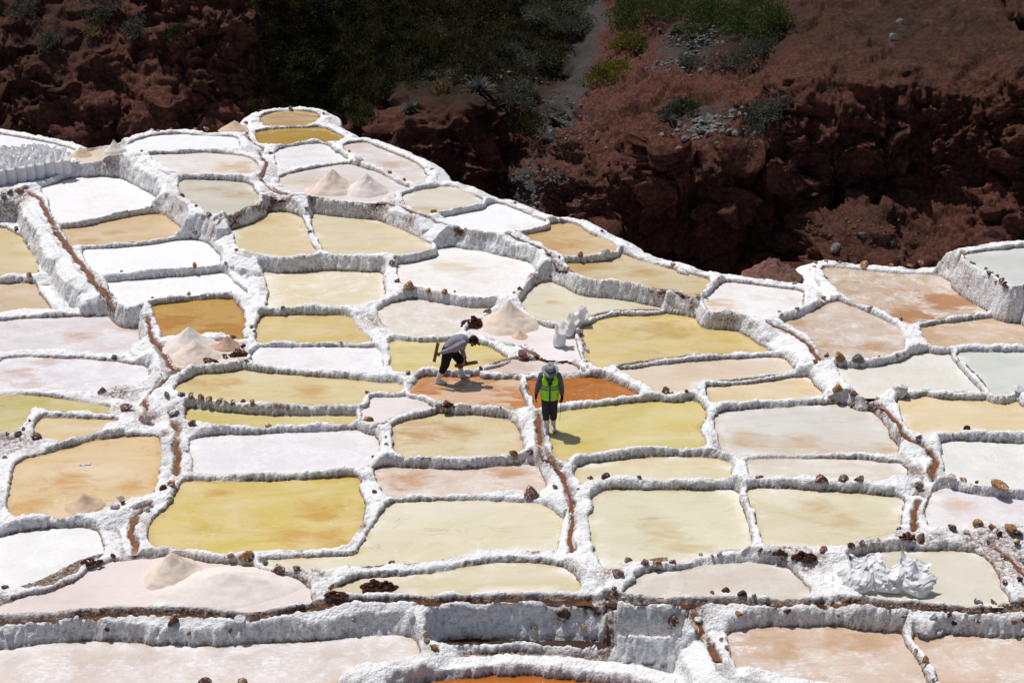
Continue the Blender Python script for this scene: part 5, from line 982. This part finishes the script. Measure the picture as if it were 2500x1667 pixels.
blob('shirt', [((.36, 0, .90), .155, (.52, 0, 1.05), .165, ((0, 1, 0), 1.12)), ((.52, 0, 1.05), .165, (.66, 0, 1.08), .16, ((0, 1, 0), 1.15)), ((.66, 0, 1.07), .12, (.775, 0, 1.08), .082), (shR, .082, elR, .066), (elR, .066, (.20, -.232, .875), .05), (shL, .082, elL, .064), (elL, .06, (.722, .12, .57), .048),
               (shR, .09, shL, .09), ((.45, 0, .90), .13, (.60, 0, .95), .12, ((0, 1, 0), 1.15))], GREY_SH, W, .010, 3, .007)
blob('trousers', [((.30, -.05, .84), .135, (.34, .06, .86), .135, ((0, 1, 0), 1.1)), ((.36, 0, .86), .15, (.40, 0, .93), .14, ((0, 1, 0), 1.1)), (hipR, .14, kR, .105), (kR, .105, (.18, -.12, .34), .088), (hipL, .14, kL, .105), (kL, .105, (.605, .23, .34), .09)], BLK, W, .011, 4, .006)
boot('boot', aR, np.array([.98, -.1, 0]), (.175, -.12, .37), BOOT, W); boot('boot', aL, np.array([.98, .0, 0]), (.605, .235, .36), BOOT, W)
hfv = np.array(hf)/np.linalg.norm(hf); huv = np.array(hu)-hfv*(np.array(hu)@hfv); huv /= np.linalg.norm(huv); hc = np.array(hd)
blob('cap', [(hc+huv*.055-hfv*.02, .1, hc+huv*.05+hfv*.015, .098), (hc+huv*.05+hfv*.09, .06, hc+huv*.035+hfv*.145, .055, (tuple(huv), .25)), (hc-hfv*.05-huv*.01, .075, hc-hfv*.045+huv*.04, .09)], DARKCAP, W, .009, 3)
WOOD = simple('reddish_board', (.20, .085, .045), .75, .2, .35, 14, .3, .01)
def board(p0, p1, w, th, wdir, label):
    p0, p1, wd = np.array(p0, float), np.array(p1, float), np.array(wdir, float); d = p1-p0; L = np.linalg.norm(d); d /= L; wd -= d*(wd@d); wd /= np.linalg.norm(wd); nn = np.cross(d, wd)
    bm = bmesh.new(); bmesh.ops.create_cube(bm, size=1)
    for v in bm.verts: v.co = Vector(d*v.co.x*L+wd*v.co.y*w+nn*v.co.z*th)
    bmesh.ops.bevel(bm, geom=bm.edges[:], offset=.006, segments=2, affect='EDGES'); me = bpy.data.meshes.new('scraper_board'); bm.to_mesh(me); bm.free()
    c = (p0+p1)/2*np.array([1.05, 1.1, 1.05])+np.array(W.location); o = link('scraper_board', me, WOOD, None, tuple(c)); tag(o, label, 'board', 'wooden scraper boards'); return o
board((.105, -.235, 1.13), (-.005, -.225, .62), .07, .03, (1, -.4, .2), 'upright wooden board in the rear hand of the bent worker')
board((.47, .085, .375), (1.04, .05, .50), .085, .032, (0, -.5, .8), 'lower wooden board held in front of the bent worker')
# --- worker in the green vest walking towards the camera
c0 = hit(1341, 1050); Pz = c0[2]
S = empty('person', (float(c0[0]), float(c0[1]), float(Pz))); tag(S, 'walking worker in lime green vest, grey hat and white boots holding a thin stick', 'person', 'workers on the salt terraces')
hc = np.array((.0, -.09, 1.56)); hf = np.array((.06, -.93, -.36)); hu = np.array((0, -.35, .93))
fR, fL = (-.065, -.12, .10), (.095, .05, .115); kR, kL = (-.09, -.10, .48), (.095, -.04, .48); hpR, hpL = (-.085, 0, .86), (.085, 0, .86)
shR, shL = (-.185, 0, 1.40), (.185, 0, 1.40); elR, elL = (-.275, .0, 1.12), (.275, -.02, 1.12); haR, haL = (-.315, -.05, .93), (.285, -.10, .91)
body = [((-.07, 0, .90), .12, (.07, 0, .90), .12), ((0, 0, .9), .12, (0, 0, 1.15), .12, ((1, 0, 0), 1.25)), ((0, 0, 1.15), .12, (0, 0, 1.34), .12, ((1, 0, 0), 1.3)), (shR, .06, shL, .06), ((0, -.0, 1.38), .058, tuple(hc-np.array([0, -.03, .08])), .052),
        (hpR, .09, kR, .06), (kR, .058, fR, .044), (hpL, .09, kL, .06), (kL, .058, fL, .044), (fR, .044, (-.065, -.22, .04), .035), (fL, .044, (.095, -.05, .05), .035), (shR, .055, elR, .042), (elR, .04, haR, .027), (shL, .055, elL, .042), (elL, .04, haL, .027)]
body += hand_parts(haR, (-.1, -.1, -1), (-1, -.1, 0), 1, False, 1.0)+hand_parts(haL, (.05, -.15, -1), (1, -.1, 0), -1, True, 1.0)+head_parts(hc, hf, hu)
sb = blob('body', body, SKIN, S, .0085, 3); eyes(hc, hf, hu, sb)
GJ = cloth('grey_jacket', (.105, .105, .12)); GT = cloth('dark_grey_trousers', (.045, .042, .048)); GL = cloth('black_glove', (.012, .012, .013)); HATM = cloth('grey_hat', (.24, .25, .28))
blob('jacket', [((0, 0, .92), .135, (0, 0, 1.15), .135, ((1, 0, 0), 1.25)), ((0, 0, 1.15), .135, (0, 0, 1.34), .13, ((1, 0, 0), 1.32)), (shR, .085, shL, .085), ((0, 0, 1.38), .085, (0, -.02, 1.45), .07), (shR, .085, elR, .068), (elR, .066, (-.305, -.035, .99), .054), (shL, .085, elL, .068), (elL, .066, (.283, -.075, .97), .054)], GJ, S, .010, 3, .006)
blob('trousers', [((-.06, 0, .90), .14, (.06, 0, .90), .14), (hpR, .115, kR, .092), (kR, .092, (-.08, -.105, .36), .082), (hpL, .115, kL, .092), (kL, .092, (.095, -.02, .33), .082)], GT, S, .011, 3, .007)
boot('boot', fR, np.array([-.1, -.99, 0]), (-.08, -.105, .40), BOOT, S); boot('boot', fL, np.array([.1, -.99, 0]), (.095, -.0, .37), BOOT, S)
for hp, el, dr, nm, sd, g in ((haR, elR, (-.1, -.1, -1), (-1, -.1, 0), 1, False), (haL, elL, (.05, -.15, -1), (1, -.1, 0), -1, True)):
    el = np.array(el); hp = np.array(hp); q = hp+(el-hp)*.55
    blob('glove', [(tuple(q), .05 if sd > 0 else .04, tuple(hp), .036)]+hand_parts(hp, dr, nm, sd, g, 1.16), GL, S, .009, 2)
# vest: front and back panels round the chest, open at the front
LIME = simple('lime_vest', (.34, .80, .03), .7, .2, .12, 18, .35, .01); BAND = simple('grey_reflective_band', (.17, .18, .18), .45, .4, .1, 30)
def vest_shell(zs, k, a0, a1, n=40):
    a = np.linspace(a0, a1, n); rows = []
    for z in zs:
        f = (z-.86)/.6; rx_ = (.193+.012*math.sin(f*3.1)+(.008 if f < .2 else 0))*k; ry_ = (.158+.012*math.sin(f*3))*k
        if z > 1.36: g = (z-1.36)/.1; rx_ *= 1-.10*g; ry_ *= 1-.28*g
        rows.append(np.stack([np.sin(a)*rx_, -np.cos(a)*ry_, np.full(n, z)+0*a], 1))
    V = np.concatenate(rows); w = .004*fbm(V[:, 0]*16, V[:, 1]*16, V[:, 2]*22, 3, 3); V = V*(1+w[:, None]*np.array([4, 4, 0])); idx = np.arange(len(zs)*n).reshape(len(zs), n)
    return V, np.stack([idx[:-1, :-1], idx[:-1, 1:], idx[1:, 1:], idx[1:, :-1]], -1).reshape(-1, 4)
def thick(o, th=.008): m = o.modifiers.new('t', 'SOLIDIFY'); m.thickness = th; m.offset = 1; return o
zs = np.linspace(.86, 1.46, 20); V, FF = vest_shell(zs, 1.04, .10, 2*math.pi-.10)
V[:, 2] -= .035*np.clip(-V[:, 1]/.15, 0, 1)*np.clip((1.0-V[:, 2])/.14, 0, 1)
keep = []
for f in FF:                                            # arm holes and a V neck
    c = V[f].mean(0)
    if abs(c[0]) > .145 and 1.13 < c[2] < 1.435 and abs(c[1]) < .095: continue
    if c[1] < -.06 and abs(c[0]) < .03+.30*max(0, c[2]-1.2): continue
    keep.append(f)
vest = thick(link('vest', mesh_np('vest', V, np.array(keep)), LIME, S))
for sd in (-1, 1):                                      # shoulder straps
    q = blob('vest_strap', [((sd*.115, -.10, 1.40), .04, (sd*.13, 0, 1.485), .042, ((0, 0, 1), .8)), ((sd*.13, 0, 1.485), .042, (sd*.115, .10, 1.41), .04, ((0, 0, 1), .8))], LIME, vest, .01, 2)
for zb in (1.085, 1.155):
    V, FF = vest_shell(np.linspace(zb, zb+.038, 3), 1.115, .16, 2*math.pi-.16); thick(link('reflective_band', mesh_np('reflective_band', V, FF), BAND, vest), .003)
ZIP = simple('zip_edge', (.35, .37, .33), .5, .4, .1)
for sd in (-1, 1):
    V, FF = vest_shell(np.linspace(.83, 1.22, 10), 1.12, sd*.07, sd*.12, 3); thick(link('zip_edge', mesh_np('zip_edge', V, FF), ZIP, vest), .003)
# hat: crown, band, drooping brim
hfv = hf/np.linalg.norm(hf); huv = hu-hfv*(hu@hfv); huv /= np.linalg.norm(huv); sv_ = np.cross(hfv, huv)
def hat_ring(r, z, n=40, wav=0., stretch=1.12):
    a = np.arange(n)/n*2*math.pi; zz = z+wav*np.cos(2*a)
    return hc+np.outer(np.cos(a)*r, sv_)+np.outer(np.sin(a)*r*stretch, hfv)+np.outer(zz, huv)
def loft_(rs2, close=True):
    n = len(rs2[0]); V = np.concatenate(rs2); idx = np.arange(len(rs2)*n).reshape(len(rs2), n); return V, np.stack([idx[:-1], np.roll(idx[:-1], -1, 1), np.roll(idx[1:], -1, 1), idx[1:]], -1).reshape(-1, 4)
V, FF = loft_([hat_ring(.115, .035), hat_ring(.112, .075), hat_ring(.103, .12), hat_ring(.09, .145), hat_ring(.055, .152), hat_ring(.01, .143)])
hat = thick(link('hat', mesh_np('hat', V, FF), HATM, S), .004)
V, FF = loft_([hat_ring(.108, .045), hat_ring(.15, .035, wav=.01), hat_ring(.19, .018, wav=.03), hat_ring(.197, .012, wav=.034)]); thick(link('brim', mesh_np('brim', V, FF), HATM, hat), .004)
V, FF = loft_([hat_ring(.119, .045), hat_ring(.117, .07)]); thick(link('hat_band', mesh_np('hat_band', V, FF), GT, hat), .002)
V, FF = capsule((.268, -.125, .86), .009, (.235, -.20, .34), .004); me = bpy.data.meshes.new('stick'); me.from_pydata([tuple(v+np.array(S.location)) for v in V], [], FF)
o = link('stick', me, simple('dark_stick', (.03, .02, .015), .8, .2)); tag(o, 'thin dark stick in the gloved hand of the worker in the green vest', 'stick')
